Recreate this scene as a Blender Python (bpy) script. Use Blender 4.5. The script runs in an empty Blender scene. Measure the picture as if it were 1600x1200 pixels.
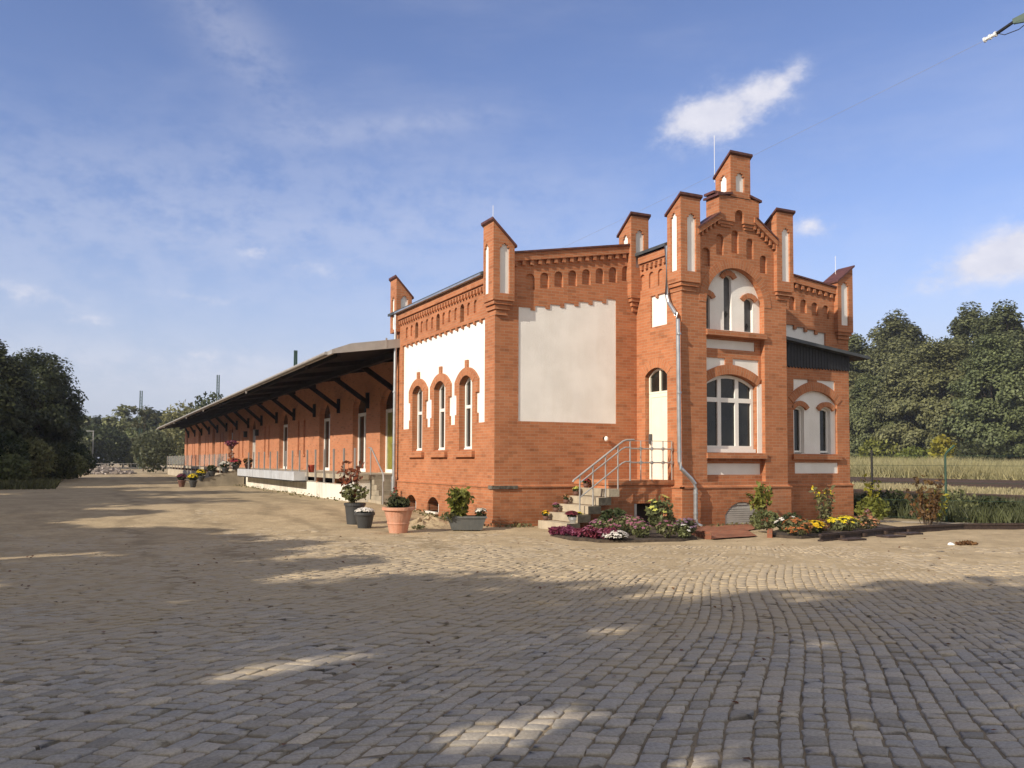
import bpy, math, random
import numpy as np
from mathutils import Vector, Matrix
from mathutils.geometry import tessellate_polygon
random.seed(7); RNG = np.random.default_rng(7)
S = bpy.context.scene; COL = S.collection; R_ = math.radians

# ------------------------------------------------------------------ camera
H = 1.65
cam = bpy.data.cameras.new("camera"); camo = bpy.data.objects.new("camera", cam); COL.objects.link(camo)
Rv = Vector((.89822, -.43953, .00438)); Uv = Vector((-.02315, -.03737, .99903)); Fv = Vector((.43894, .89745, .04374))
m = Matrix((Rv, Uv, -Fv)).transposed().to_4x4(); m.translation = (0, 0, H)
camo.matrix_world = m
cam.sensor_width = 36; cam.lens = 36 * 1351.1 / 1600
cam.shift_x = (800 - 772.1) / 1600; cam.shift_y = (662.6 - 600) / 1600
cam.clip_start = .1; cam.clip_end = 3000
S.camera = camo

# ------------------------------------------------------------------ sun, sky, exposure
AZ, EL = R_(16.0), R_(29.5)                       # light travels along +X, a little +Y, and down
LD = Vector((math.cos(AZ) * math.cos(EL), math.sin(AZ) * math.cos(EL), -math.sin(EL)))
sun = bpy.data.lights.new("sun", 'SUN'); suno = bpy.data.objects.new("sun", sun); COL.objects.link(suno)
sun.energy = 4.2; sun.angle = R_(.53); sun.color = (1, .88, .71)
suno.rotation_euler = LD.to_track_quat('-Z', 'Y').to_euler(); suno.location = (-40, -10, 40)
S.view_settings.view_transform = 'Standard'; S.view_settings.look = 'None'
S.view_settings.exposure = 0.40; S.view_settings.gamma = 1

W = bpy.data.worlds.new("World"); S.world = W; W.use_nodes = True
nt = W.node_tree; N = nt.nodes; LK = nt.links; N.clear()
def wn(t, **k):
    n = N.new(t)
    for a, b in k.items(): setattr(n, a, b)
    return n
def wmath(op, a, b=None, c=None):
    n = wn('ShaderNodeMath', operation=op)
    for i, v in enumerate((a, b, c)):
        if v is None: continue
        if isinstance(v, (int, float)): n.inputs[i].default_value = v
        else: LK.new(v, n.inputs[i])
    return n.outputs[0]
sky = wn('ShaderNodeTexSky', sky_type='NISHITA', sun_disc=False)
sky.sun_elevation = EL; sky.sun_rotation = math.atan2(-LD.x, -LD.y)
sky.air_density = 1.0; sky.dust_density = .35; sky.ozone_density = 2.2
tint = wn('ShaderNodeMix', data_type='RGBA', blend_type='MULTIPLY'); tint.inputs[0].default_value = 1
LK.new(sky.outputs[0], tint.inputs[6]); tint.inputs[7].default_value = (.99, .92, 1.10, 1)
tc = wn('ShaderNodeTexCoord'); dirv = tc.outputs['Generated']
# the pale lilac band of air low over the horizon
sepd = wn('ShaderNodeSeparateXYZ'); LK.new(dirv, sepd.inputs[0])
hb_ = wn('ShaderNodeMapRange', interpolation_type='SMOOTHSTEP'); LK.new(sepd.outputs[2], hb_.inputs[0])
hb_.inputs[1].default_value = -.02; hb_.inputs[2].default_value = .30; hb_.inputs[3].default_value = 1; hb_.inputs[4].default_value = 0
hmix = wn('ShaderNodeMix', data_type='RGBA'); LK.new(hb_.outputs[0], hmix.inputs[0]); LK.new(tint.outputs[2], hmix.inputs[6]); hmix.inputs[7].default_value = (3.75, 4.1, 5.0, 1)
def wdot(vec):
    n = wn('ShaderNodeVectorMath', operation='DOT_PRODUCT'); LK.new(dirv, n.inputs[0]); n.inputs[1].default_value = vec
    return n.outputs['Value']
mp = wn('ShaderNodeMapping'); LK.new(dirv, mp.inputs[0]); mp.inputs['Scale'].default_value = (1, 1, 1.7)
nz = wn('ShaderNodeTexNoise'); LK.new(mp.outputs[0], nz.inputs['Vector'])
nz.inputs['Scale'].default_value = 22; nz.inputs['Detail'].default_value = 11; nz.inputs['Roughness'].default_value = .64
puffs = [((.6090, .7015, .3690), .060, .029, 1.05, .45), ((.643, .6606, .3900), .032, .017, .75, .8), ((.590, .715, .364), .044, .017, .85, .2), ((.655, .648, .398), .02, .010, .3, .9),
         ((.8063, .5580, .1965), .066, .019, 1.0, .3), ((.8213, .5234, .205), .042, .024, .95, .2), ((.835, .50, .21), .05, .028, 1.0, .2),
         ((.6988, .6687, .2538), .022, .009, .6, .1), ((.712, .658, .245), .026, .008, .5, .1),
         ((-.0447, .9848, .1679), .05, .011, .55, -.1), ((.0144, .9894, .1445), .035, .009, .55, 0), ((.1334, .9753, .176), .05, .007, .5, -.1),
         ((.177, .9572, .229), .022, .009, .5, 0), ((.2279, .9487, .2192), .022, .009, .36, -.2), ((.2662, .9418, .2051), .022, .010, .36, -.2),
         ((.1357, .984, .1155), .05, .009, .5, 0), ((.1391, .8922, .4297), .035, .085, .17, 1.4), ((.31, .88, .366), .13, .014, .12, .25), ((.05, .97, .25), .6, .10, .17, .1), ((.1, .985, .10), .5, .03, .22, 0)]
dens = None; soft = None
for d, sx, sy, amp, rot in puffs:
    d = Vector(d).normalized(); rt = d.cross(Vector((0, 0, 1))).normalized(); up = rt.cross(d)
    cr, sr = math.cos(rot * .6), math.sin(rot * .6)
    r2 = rt * cr + up * sr; u2 = up * cr - rt * sr
    a = wmath('DIVIDE', wdot(r2), sx); b = wmath('DIVIDE', wdot(u2), sy)
    f = wmath('DIVIDE', wmath('SUBTRACT', wdot(d), .5), .5); f = wmath('MAXIMUM', f, 0)
    q = wmath('ADD', wmath('MULTIPLY', a, a), wmath('MULTIPLY', b, b))
    e = wmath('MULTIPLY', wmath('MULTIPLY', wmath('EXPONENT', wmath('MULTIPLY', q, -1.1)), wmath('GREATER_THAN', f, 0)), amp)
    if amp < .3: soft = e if soft is None else wmath('ADD', soft, e)
    else: dens = e if dens is None else wmath('ADD', dens, e)
hn = wn('ShaderNodeMapRange', interpolation_type='SMOOTHSTEP'); LK.new(nz.outputs['Fac'], hn.inputs[0])
hn.inputs[1].default_value = .30; hn.inputs[2].default_value = .60; hn.inputs[3].default_value = .15; hn.inputs[4].default_value = 1.25
sf = wn('ShaderNodeMapRange', interpolation_type='SMOOTHSTEP'); LK.new(wmath('ADD', dens, wmath('MULTIPLY', wmath('SUBTRACT', nz.outputs['Fac'], .5), 2.6)), sf.inputs[0])
sf.inputs[1].default_value = .05; sf.inputs[2].default_value = 1.5; sf.inputs[3].default_value = 0; sf.inputs[4].default_value = .92
cm = wmath('ADD', wmath('MULTIPLY', soft, hn.outputs[0]), wmath('MULTIPLY', sf.outputs[0], wmath('MINIMUM', wmath('MULTIPLY', dens, 2.2), 1.0)))
# thin cirrus over the whole sky
mp2 = wn('ShaderNodeMapping'); LK.new(dirv, mp2.inputs[0]); mp2.inputs['Scale'].default_value = (1.2, 1.2, 5); mp2.inputs['Rotation'].default_value = (.2, .35, .3)
nz2 = wn('ShaderNodeTexNoise'); LK.new(mp2.outputs[0], nz2.inputs['Vector']); nz2.inputs['Scale'].default_value = 2.6; nz2.inputs['Detail'].default_value = 9
nz2.inputs['Roughness'].default_value = .6
h2 = wn('ShaderNodeMapRange', interpolation_type='SMOOTHSTEP'); LK.new(nz2.outputs['Fac'], h2.inputs[0])
h2.inputs[1].default_value = .42; h2.inputs[2].default_value = .8; h2.inputs[3].default_value = 0; h2.inputs[4].default_value = .12
cm = wmath('MINIMUM', wmath('ADD', cm, h2.outputs[0]), .92)
cmix = wn('ShaderNodeMix', data_type='RGBA'); LK.new(cm, cmix.inputs[0]); LK.new(hmix.outputs[2], cmix.inputs[6])
csh = wn('ShaderNodeMix', data_type='RGBA'); LK.new(nz.outputs['Fac'], csh.inputs[0]); csh.inputs[6].default_value = (4.0, 4.2, 5.2, 1); csh.inputs[7].default_value = (6.9, 6.7, 7.0, 1)
LK.new(csh.outputs[2], cmix.inputs[7])
# unseen bright cloud bank added overhead and behind the camera as fill light
bk = wdot(Vector((-.08, -.72, .66)).normalized())
bm = wn('ShaderNodeMapRange', interpolation_type='SMOOTHSTEP'); LK.new(wmath('ADD', bk, wmath('MULTIPLY', wmath('SUBTRACT', nz2.outputs['Fac'], .5), .9)), bm.inputs[0])
bm.inputs[1].default_value = .35; bm.inputs[2].default_value = .75; bm.inputs[3].default_value = 0; bm.inputs[4].default_value = .9
cmx2 = wn('ShaderNodeMix', data_type='RGBA'); LK.new(bm.outputs[0], cmx2.inputs[0]); LK.new(cmix.outputs[2], cmx2.inputs[6]); cmx2.inputs[7].default_value = (5.6, 5.3, 5.0, 1)
bg = wn('ShaderNodeBackground'); LK.new(cmx2.outputs[2], bg.inputs[0]); bg.inputs[1].default_value = .11
wo = wn('ShaderNodeOutputWorld'); LK.new(bg.outputs[0], wo.inputs[0])

# ------------------------------------------------------------------ materials
def mat(name, base, rough=.7, metal=0.0, var=0.0, vscale=3.0, bump=0.0, bscale=20.0, spec=.5, island=0.0, var2=None, transl=0.0):
    M = bpy.data.materials.new(name); M.use_nodes = True
    t = M.node_tree; n = t.nodes; b = n['Principled BSDF']; l = t.links
    b.inputs['Base Color'].default_value = (*base, 1); b.inputs['Roughness'].default_value = rough
    b.inputs['Metallic'].default_value = metal; b.inputs['Specular IOR Level'].default_value = spec
    src = None
    if var or island or var2:
        geo = n.new('ShaderNodeNewGeometry'); nz = n.new('ShaderNodeTexNoise'); nz.inputs['Scale'].default_value = vscale; nz.inputs['Detail'].default_value = 6
        l.new(geo.outputs['Position'], nz.inputs['Vector'])
        mx = n.new('ShaderNodeMix'); mx.data_type = 'RGBA'
        c2 = var2 or tuple(max(0, c * (1 - var)) for c in base); c1 = base if var2 else tuple(min(1, c * (1 + var)) for c in base)
        mx.inputs[6].default_value = (*c1, 1); mx.inputs[7].default_value = (*c2, 1)
        mr = n.new('ShaderNodeMapRange'); mr.inputs[1].default_value = .35; mr.inputs[2].default_value = .65; l.new(nz.outputs['Fac'], mr.inputs[0])
        l.new(mr.outputs[0], mx.inputs[0]); src = mx.outputs[2]
        if island:
            hs = n.new('ShaderNodeHueSaturation'); l.new(src, hs.inputs['Color'])
            m1 = n.new('ShaderNodeMapRange'); l.new(geo.outputs['Random Per Island'], m1.inputs[0]); m1.inputs[3].default_value = 1 - island; m1.inputs[4].default_value = 1 + island
            l.new(m1.outputs[0], hs.inputs['Value'])
            oi = n.new('ShaderNodeObjectInfo'); m2 = n.new('ShaderNodeMapRange'); l.new(oi.outputs['Random'], m2.inputs[0]); m2.inputs[3].default_value = .475; m2.inputs[4].default_value = .52
            l.new(m2.outputs[0], hs.inputs['Hue']); src = hs.outputs[0]
        l.new(src, b.inputs['Base Color'])
    if bump:
        geo2 = n.new('ShaderNodeNewGeometry'); nb = n.new('ShaderNodeTexNoise'); nb.inputs['Scale'].default_value = bscale; nb.inputs['Detail'].default_value = 5
        l.new(geo2.outputs['Position'], nb.inputs['Vector']); bp = n.new('ShaderNodeBump'); bp.inputs['Strength'].default_value = bump; bp.inputs['Distance'].default_value = .02
        l.new(nb.outputs['Fac'], bp.inputs['Height']); l.new(bp.outputs[0], b.inputs['Normal'])
    if transl:
        tr = n.new('ShaderNodeBsdfTranslucent'); ms = n.new('ShaderNodeMixShader'); ms.inputs[0].default_value = transl
        if src: l.new(src, tr.inputs[0])
        else: tr.inputs[0].default_value = (*base, 1)
        l.new(b.outputs[0], ms.inputs[1]); l.new(tr.outputs[0], ms.inputs[2]); l.new(ms.outputs[0], n['Material Output'].inputs[0])
    return M

def brickmat(name, c1, c2, mortar, bw=.25, rh=.077, ms=.011, dark=.35):
    M = bpy.data.materials.new(name); M.use_nodes = True
    t = M.node_tree; n = t.nodes; l = t.links; b = n['Principled BSDF']; b.inputs['Roughness'].default_value = .85; b.inputs['Specular IOR Level'].default_value = .25
    uv = n.new('ShaderNodeUVMap'); br = n.new('ShaderNodeTexBrick'); l.new(uv.outputs[0], br.inputs['Vector'])
    br.inputs['Scale'].default_value = 1; br.inputs['Brick Width'].default_value = bw; br.inputs['Row Height'].default_value = rh
    br.inputs['Mortar Size'].default_value = ms / 2; br.inputs['Mortar Smooth'].default_value = .2; br.inputs['Bias'].default_value = -.1
    br.inputs['Color1'].default_value = (*c1, 1); br.inputs['Color2'].default_value = (*c2, 1); br.inputs['Mortar'].default_value = (*mortar, 1)
    geo = n.new('ShaderNodeNewGeometry')
    nz = n.new('ShaderNodeTexNoise'); nz.inputs['Scale'].default_value = 1.1; nz.inputs['Detail'].default_value = 7; nz.inputs['Roughness'].default_value = .65
    mpp = n.new('ShaderNodeMapping'); mpp.inputs['Scale'].default_value = (1, 1, 1.6); l.new(geo.outputs['Position'], mpp.inputs[0]); l.new(mpp.outputs[0], nz.inputs['Vector'])
    mr = n.new('ShaderNodeMapRange'); l.new(nz.outputs['Fac'], mr.inputs[0]); mr.inputs[1].default_value = .33; mr.inputs[2].default_value = .7; mr.inputs[3].default_value = 1.10; mr.inputs[4].default_value = 1 - dark
    hs = n.new('ShaderNodeHueSaturation'); l.new(br.outputs['Color'], hs.inputs['Color']); l.new(mr.outputs[0], hs.inputs['Value'])
    # single burnt bricks
    wn2 = n.new('ShaderNodeTexWhiteNoise'); wn2.noise_dimensions = '2D'
    sep = n.new('ShaderNodeSeparateXYZ'); l.new(uv.outputs[0], sep.inputs[0])
    def mth(op, a, bb):
        q = n.new('ShaderNodeMath'); q.operation = op
        for i, v in enumerate((a, bb)):
            if isinstance(v, (int, float)): q.inputs[i].default_value = v
            elif v is not None: l.new(v, q.inputs[i])
        return q.outputs[0]
    row = mth('FLOOR', mth('DIVIDE', sep.outputs[1], rh), None); off = mth('MULTIPLY', mth('MODULO', row, 2), .5)
    colm = mth('FLOOR', mth('ADD', mth('DIVIDE', sep.outputs[0], bw), off), None)
    cmb = n.new('ShaderNodeCombineXYZ'); l.new(colm, cmb.inputs[0]); l.new(row, cmb.inputs[1]); l.new(cmb.outputs[0], wn2.inputs['Vector'])
    th = n.new('ShaderNodeMapRange'); l.new(wn2.outputs['Value'], th.inputs[0]); th.inputs[1].default_value = .86; th.inputs[2].default_value = 1; th.inputs[3].default_value = 1; th.inputs[4].default_value = .74
    hs2 = n.new('ShaderNodeHueSaturation'); l.new(hs.outputs[0], hs2.inputs['Color']); l.new(th.outputs[0], hs2.inputs['Value'])
    l.new(hs2.outputs[0], b.inputs['Base Color'])
    # damp and dirt low on the wall, pale lime bloom in patches
    spz = n.new('ShaderNodeSeparateXYZ'); l.new(geo.outputs['Position'], spz.inputs[0])
    nd = n.new('ShaderNodeTexNoise'); nd.inputs['Scale'].default_value = 2.6; nd.inputs['Detail'].default_value = 8; nd.inputs['Roughness'].default_value = .7; l.new(geo.outputs['Position'], nd.inputs['Vector'])
    dz = mth('ADD', spz.outputs[2], mth('MULTIPLY', mth('SUBTRACT', nd.outputs['Fac'], .5), 2.2))
    dm = n.new('ShaderNodeMapRange'); l.new(dz, dm.inputs[0]); dm.inputs[1].default_value = .1; dm.inputs[2].default_value = .9; dm.inputs[3].default_value = .74; dm.inputs[4].default_value = 1
    hs3 = n.new('ShaderNodeHueSaturation'); l.new(hs2.outputs[0], hs3.inputs['Color']); l.new(dm.outputs[0], hs3.inputs['Value'])
    n3 = n.new('ShaderNodeTexNoise'); n3.inputs['Scale'].default_value = .9; n3.inputs['Detail'].default_value = 9; n3.inputs['Roughness'].default_value = .75; l.new(geo.outputs['Position'], n3.inputs['Vector'])
    lm = n.new('ShaderNodeMapRange'); l.new(n3.outputs['Fac'], lm.inputs[0]); lm.inputs[1].default_value = .56; lm.inputs[2].default_value = .78; lm.inputs[3].default_value = 0; lm.inputs[4].default_value = .30
    mxl = n.new('ShaderNodeMix'); mxl.data_type = 'RGBA'; l.new(lm.outputs[0], mxl.inputs[0]); l.new(hs3.outputs[0], mxl.inputs[6]); mxl.inputs[7].default_value = (.46, .30, .21, 1)
    l.new(mxl.outputs[2], b.inputs['Base Color'])
    bp = n.new('ShaderNodeBump'); bp.inputs['Strength'].default_value = .5; bp.inputs['Distance'].default_value = .008; bp.invert = True
    l.new(br.outputs['Fac'], bp.inputs['Height']); l.new(bp.outputs[0], b.inputs['Normal'])
    return M

BRICK = brickmat('brick', (.455, .182, .086), (.372, .137, .062), (.40, .26, .17), dark=.17)
BRICK_W = brickmat('warehouse_brick', (.47, .195, .10), (.43, .17, .085), (.40, .25, .17), dark=.12)
BRICK_PAVE = brickmat('paving_brick', (.42, .17, .10), (.33, .12, .07), (.30, .22, .15), bw=.21, rh=.105)
PLASTER = mat('white_plaster', (.82, .81, .785), .9, var=.045, vscale=1.6, bump=.25, bscale=25)
PAINT = mat('white_paint', (.80, .795, .77), .45, var=.03, vscale=2)
CREAM = mat('cream_door_paint', (.80, .77, .66), .5, var=.03)
GLASS = mat('window_glass', (.018, .019, .017), .03, spec=.45, bump=.12, bscale=2.2, var=.5, vscale=1.5)
GLASS_C = mat('curtained_glass', (.20, .21, .045), .12, var=.2, vscale=4, spec=.7)
GREYPAINT = mat('grey_door_paint', (.42, .40, .37), .5, var=.08)
DARKPANEL = mat('dark_louvre', (.075, .075, .08), .6, var=.2, vscale=8)
ZINC = mat('zinc', (.48, .51, .54), .38, metal=.75, var=.12, vscale=5)
ZINCM = mat('matt_zinc', (.40, .38, .36), .6, metal=.3, var=.1, vscale=3)
STEEL = mat('galvanised_steel', (.42, .41, .40), .5, metal=.5, var=.1)
ROOF = mat('dark_roofing', (.055, .062, .068), .55, var=.2, vscale=4)
CAP = mat('glazed_coping_tile', (.10, .035, .025), .5, var=.3, vscale=9)
BLACK = mat('black_boards', (.012, .012, .014), .6, var=.3, vscale=12, bump=.3)
CONC = mat('concrete', (.42, .36, .27), .9, var=.14, vscale=3, bump=.35)
CONC_W = mat('pale_concrete', (.72, .69, .62), .9, var=.06, vscale=1.2, bump=.2)
CONC_D = mat('old_concrete', (.30, .26, .20), .95, var=.2, vscale=2.5, bump=.4)
CONC_E = mat('shaded_step_end', (.075, .066, .052), .95, var=.35, vscale=7, bump=.4)  # step concrete darkened for the camera-facing ends, shade put into the colour
SILVER = mat('silver_plate', (.66, .69, .74), .5, metal=.35, var=.08)
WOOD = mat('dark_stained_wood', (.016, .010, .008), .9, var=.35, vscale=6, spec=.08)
TERRA = mat('terracotta', (.52, .23, .14), .75, var=.1, vscale=7, bump=.15)
DARKPOT = mat('dark_plastic', (.045, .047, .05), .5, var=.15)
TROUGH = mat('slate_grey_plastic', (.085, .092, .095), .55, var=.15)
REDPOT = mat('brown_plastic', (.13, .06, .045), .6)
SOIL = mat('garden_soil', (.055, .04, .028), 1, var=.35, vscale=9, bump=.9, bscale=30)
RUST = mat('rusty_rail', (.045, .028, .022), .75, var=.35, vscale=14, bump=.3)
RUSTBED = mat('rusty_ballast', (.16, .095, .065), .95, var=.3, vscale=1.5, bump=.6, bscale=12)
GREENP = mat('green_coated_steel', (.02, .06, .042), .5, var=.1)
BARK = mat('bark', (.085, .062, .045), .95, var=.3, vscale=6, bump=.6)
STONE = mat('rubble_stone', (.30, .27, .24), .95, island=.35, var=.15, bump=.4)
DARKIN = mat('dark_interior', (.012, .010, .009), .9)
LAMPG = mat('white_lamp_glass', (.85, .83, .78), .3)
CERAM = mat('white_ceramic', (.82, .82, .80), .25)
def weather(Mt, amt, sc=(5, 5, .45), tone=(.62, .56, .47)):
    """vertical rain streaks and blotches of grime over a material"""
    t = Mt.node_tree; n = t.nodes; l = t.links; b = n['Principled BSDF']; src = b.inputs['Base Color'].links[0].from_socket
    geo = n.new('ShaderNodeNewGeometry'); mp_ = n.new('ShaderNodeMapping'); mp_.inputs['Scale'].default_value = sc; l.new(geo.outputs['Position'], mp_.inputs[0])
    n1 = n.new('ShaderNodeTexNoise'); n1.inputs['Scale'].default_value = 1; n1.inputs['Detail'].default_value = 8; n1.inputs['Roughness'].default_value = .65; l.new(mp_.outputs[0], n1.inputs['Vector'])
    n2 = n.new('ShaderNodeTexNoise'); n2.inputs['Scale'].default_value = .8; n2.inputs['Detail'].default_value = 7; l.new(geo.outputs['Position'], n2.inputs['Vector'])
    ml = n.new('ShaderNodeMath'); ml.operation = 'MULTIPLY'; l.new(n1.outputs['Fac'], ml.inputs[0]); l.new(n2.outputs['Fac'], ml.inputs[1])
    mr = n.new('ShaderNodeMapRange'); l.new(ml.outputs[0], mr.inputs[0]); mr.inputs[1].default_value = .20; mr.inputs[2].default_value = .42; mr.inputs[4].default_value = amt
    mx = n.new('ShaderNodeMix'); mx.data_type = 'RGBA'; l.new(mr.outputs[0], mx.inputs[0]); l.new(src, mx.inputs[6]); mx.inputs[7].default_value = (*tone, 1); l.new(mx.outputs[2], b.inputs['Base Color'])
weather(PLASTER, .20); weather(CONC_W, .75, tone=(.40, .36, .30)); weather(CONC, .6, tone=(.20, .17, .13)); weather(PAINT, .25); weather(CREAM, .3); weather(TERRA, .45, (9, 9, 2), (.62, .45, .36)); weather(TROUGH, .5, (9, 9, 2), (.2, .19, .17)); weather(SILVER, .4, tone=(.4, .38, .36))
def leaf(name, c1, c2, isl=.38, tr=.35): return mat(name, c1, .55, var2=c2, vscale=.55, island=isl, spec=.3, transl=tr)
LEAF_D = leaf('leaf_dark_green', (.040, .056, .022), (.060, .074, .028))
LEAF_M = leaf('leaf_mid_green', (.185, .200, .086), (.132, .148, .066))
LEAF_O = leaf('leaf_olive', (.21, .204, .096), (.156, .158, .074))
LEAF_DM = leaf('leaf_deep_green', (.155, .172, .078), (.114, .130, .060))
LEAF_L = leaf('leaf_light_green', (.20, .22, .045), (.13, .15, .035))
LEAF_Y = leaf('leaf_yellow', (.34, .28, .03), (.20, .20, .03))
LEAF_R = leaf('leaf_red', (.22, .045, .03), (.14, .06, .03))
LEAF_B = leaf('leaf_rust_brown', (.20, .085, .04), (.12, .08, .03))
LEAF_G = leaf('leaf_grey_green', (.12, .125, .07), (.085, .095, .05))
GRASS = leaf('dry_grass', (.44, .37, .21), (.33, .29, .16), .25)
GRASS_G = leaf('green_grass', (.105, .115, .05), (.075, .085, .04), .4)
def petal(name, c): return mat(name, c, .6, island=.22, var=.1, vscale=8, transl=.2)
P_MAG = petal('magenta_petal', (.17, .028, .06)); P_PINK = petal('pink_petal', (.36, .13, .21)); P_WHITE = petal('white_petal', (.82, .80, .74))
P_YEL = petal('yellow_petal', (.75, .56, .02)); P_ORA = petal('orange_petal', (.42, .17, .05)); P_LIME = petal('lime_petal', (.55, .60, .14))
P_LAV = petal('lavender_petal', (.28, .17, .26)); P_PEACH = petal('peach_petal', (.55, .27, .13)); P_RED = petal('red_petal', (.42, .03, .04))

# ------------------------------------------------------------------ helpers
def tag(o, label=None, cat=None, group=None, kind=None):
    if label: o['label'] = label
    if cat: o['category'] = cat
    if group: o['group'] = group
    if kind: o['kind'] = kind
    return o
def thing(name, loc, label, cat, group=None, rz=0.0):
    o = bpy.data.objects.new(name, None); COL.objects.link(o); o.location = loc; o.rotation_euler = (0, 0, rz)
    o.empty_display_size = .2
    return tag(o, label, cat, group)
def copy_tree(o, parent=None):
    c = o.copy(); COL.objects.link(c)
    if parent is not None: c.parent = parent
    for ch in list(o.children): copy_tree(ch, c)
    return c

class Fr:                                   # facade frame: u along, z up, d inwards from the facade
    def __init__(s, O, U, N): s.O, s.U, s.N = Vector(O), Vector(U).normalized(), Vector(N).normalized()
    def p(s, u, z, d=0.0): return s.O + s.U * u + Vector((0, 0, z)) - s.N * d

class M:
    def __init__(s): s.v, s.f, s.mi, s.uv = [], [], [], {}
    def poly(s, pts, mi=0, uv=None):
        i = len(s.v); s.v += [tuple(p) for p in pts]; s.f.append(tuple(range(i, i + len(pts)))); s.mi.append(mi)
        if uv: s.uv[len(s.f) - 1] = uv
    def box(s, x0, x1, y0, y1, z0, z1, mi=0):
        P = [(x, y, z) for z in (z0, z1) for y in (y0, y1) for x in (x0, x1)]
        for q in ((0, 1, 3, 2), (4, 6, 7, 5), (0, 4, 5, 1), (2, 3, 7, 6), (0, 2, 6, 4), (1, 5, 7, 3)): s.poly([P[k] for k in q], mi)
    def fbox(s, fr, u0, u1, z0, z1, d0, d1, mi=0):
        P = [fr.p(u, z, d) for z in (z0, z1) for d in (d0, d1) for u in (u0, u1)]
        for q in ((0, 1, 3, 2), (4, 6, 7, 5), (0, 4, 5, 1), (2, 3, 7, 6), (0, 2, 6, 4), (1, 5, 7, 3)): s.poly([P[k] for k in q], mi)
    def bar(s, a, b, w, h=None, mi=0):          # square bar between two points
        a, b = Vector(a), Vector(b); h = h or w; d = (b - a).normalized()
        x = d.cross(Vector((0, 0, 1)));
        if x.length < 1e-3: x = Vector((1, 0, 0))
        x.normalize(); y = x.cross(d).normalized()
        P = [c + x * (sx * w / 2) + y * (sy * h / 2) for c in (a, b) for sx, sy in ((-1, -1), (1, -1), (1, 1), (-1, 1))]
        for q in ((0, 1, 2, 3), (4, 7, 6, 5), (0, 4, 5, 1), (1, 5, 6, 2), (2, 6, 7, 3), (3, 7, 4, 0)): s.poly([P[k] for k in q], mi)
    def tube(s, path, r, n=10, mi=0):
        path = [Vector(p) for p in path]; rr = r if isinstance(r, (list, tuple)) else [r] * len(path); rings = []
        for i, p in enumerate(path):
            d = (path[min(i + 1, len(path) - 1)] - path[max(i - 1, 0)]).normalized()
            x = d.cross(Vector((0, 0, 1)))
            if x.length < .05: x = d.cross(Vector((0, 1, 0)))
            x.normalize(); y = d.cross(x)
            rings.append([p + (x * math.cos(2 * math.pi * k / n) + y * math.sin(2 * math.pi * k / n)) * rr[i] for k in range(n)])
        for a, b in zip(rings, rings[1:]):
            for k in range(n): s.poly([a[k], a[(k + 1) % n], b[(k + 1) % n], b[k]], mi)
        s.poly(rings[0][::-1], mi); s.poly(rings[-1], mi)
    def lathe(s, prof, c=(0, 0, 0), n=24, mi=0):
        rings = [[(c[0] + r * math.cos(2 * math.pi * k / n), c[1] + r * math.sin(2 * math.pi * k / n), c[2] + z) for k in range(n)] for r, z in prof]
        for a, b in zip(rings, rings[1:]):
            for k in range(n): s.poly([a[k], a[(k + 1) % n], b[(k + 1) % n], b[k]], mi)
        s.poly(rings[0][::-1], mi); s.poly(rings[-1], mi)
    def prism(s, fr, pts, d0, d1, mi=0):        # a facade polygon between two depths
        n = len(pts)
        tr = tessellate_polygon([[Vector((u, z, 0)) for u, z in pts]])
        for t in tr:
            s.poly([fr.p(*pts[k], d0) for k in t], mi); s.poly([fr.p(*pts[k], d1) for k in t], mi)
        for k in range(n):
            a, b = pts[k], pts[(k + 1) % n]
            s.poly([fr.p(*a, d0), fr.p(*b, d0), fr.p(*b, d1), fr.p(*a, d1)], mi)
    def facade(s, fr, outer, holes=(), d0=0.0, mi=0):   # holes: (polygon, depth, back material index or None)
        polys = [outer] + [h[0] for h in holes]; flat = [p for q in polys for p in q]
        for t in tessellate_polygon([[Vector((u, z, 0)) for u, z in q] for q in polys]):
            s.poly([fr.p(*flat[k], d0) for k in t], mi)
        for pts, dep, back in holes:
            for k in range(len(pts)):
                a, b = pts[k], pts[(k + 1) % len(pts)]
                s.poly([fr.p(*a, d0), fr.p(*b, d0), fr.p(*b, d0 + dep), fr.p(*a, d0 + dep)], mi)
            if back is not None:
                for t in tessellate_polygon([[Vector((u, z, 0)) for u, z in pts]]): s.poly([fr.p(*pts[k], d0 + dep) for k in t], back)
    def build(s, name, mats, parent=None, smooth=False, label=None):
        me = bpy.data.meshes.new(name); me.from_pydata(s.v, [], s.f)
        if not isinstance(mats, (list, tuple)): mats = [mats]
        for q in mats: me.materials.append(q)
        me.polygons.foreach_set('material_index', s.mi)
        uvl = me.uv_layers.new(name='UVMap'); arr = np.zeros((len(me.loops), 2), np.float32)
        for fi, pl in enumerate(me.polygons):
            n = pl.normal; ex = s.uv.get(fi)
            for k, li in enumerate(pl.loop_indices):
                if ex: arr[li] = ex[k]; continue
                x, y, z = s.v[me.loops[li].vertex_index]
                if abs(n.z) > .75: arr[li] = (x, y)
                elif abs(n.x) > abs(n.y): arr[li] = (y, z)
                else: arr[li] = (x, z)
        uvl.data.foreach_set('uv', arr.ravel())
        if smooth: me.polygons.foreach_set('use_smooth', [True] * len(me.polygons))
        me.update()
        o = bpy.data.objects.new(name, me); COL.objects.link(o)
        if parent is not None:
            o.parent = parent
            if parent.parent is not None and parent.type != 'EMPTY': pass
        if label: o['label'] = label
        return o

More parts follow.
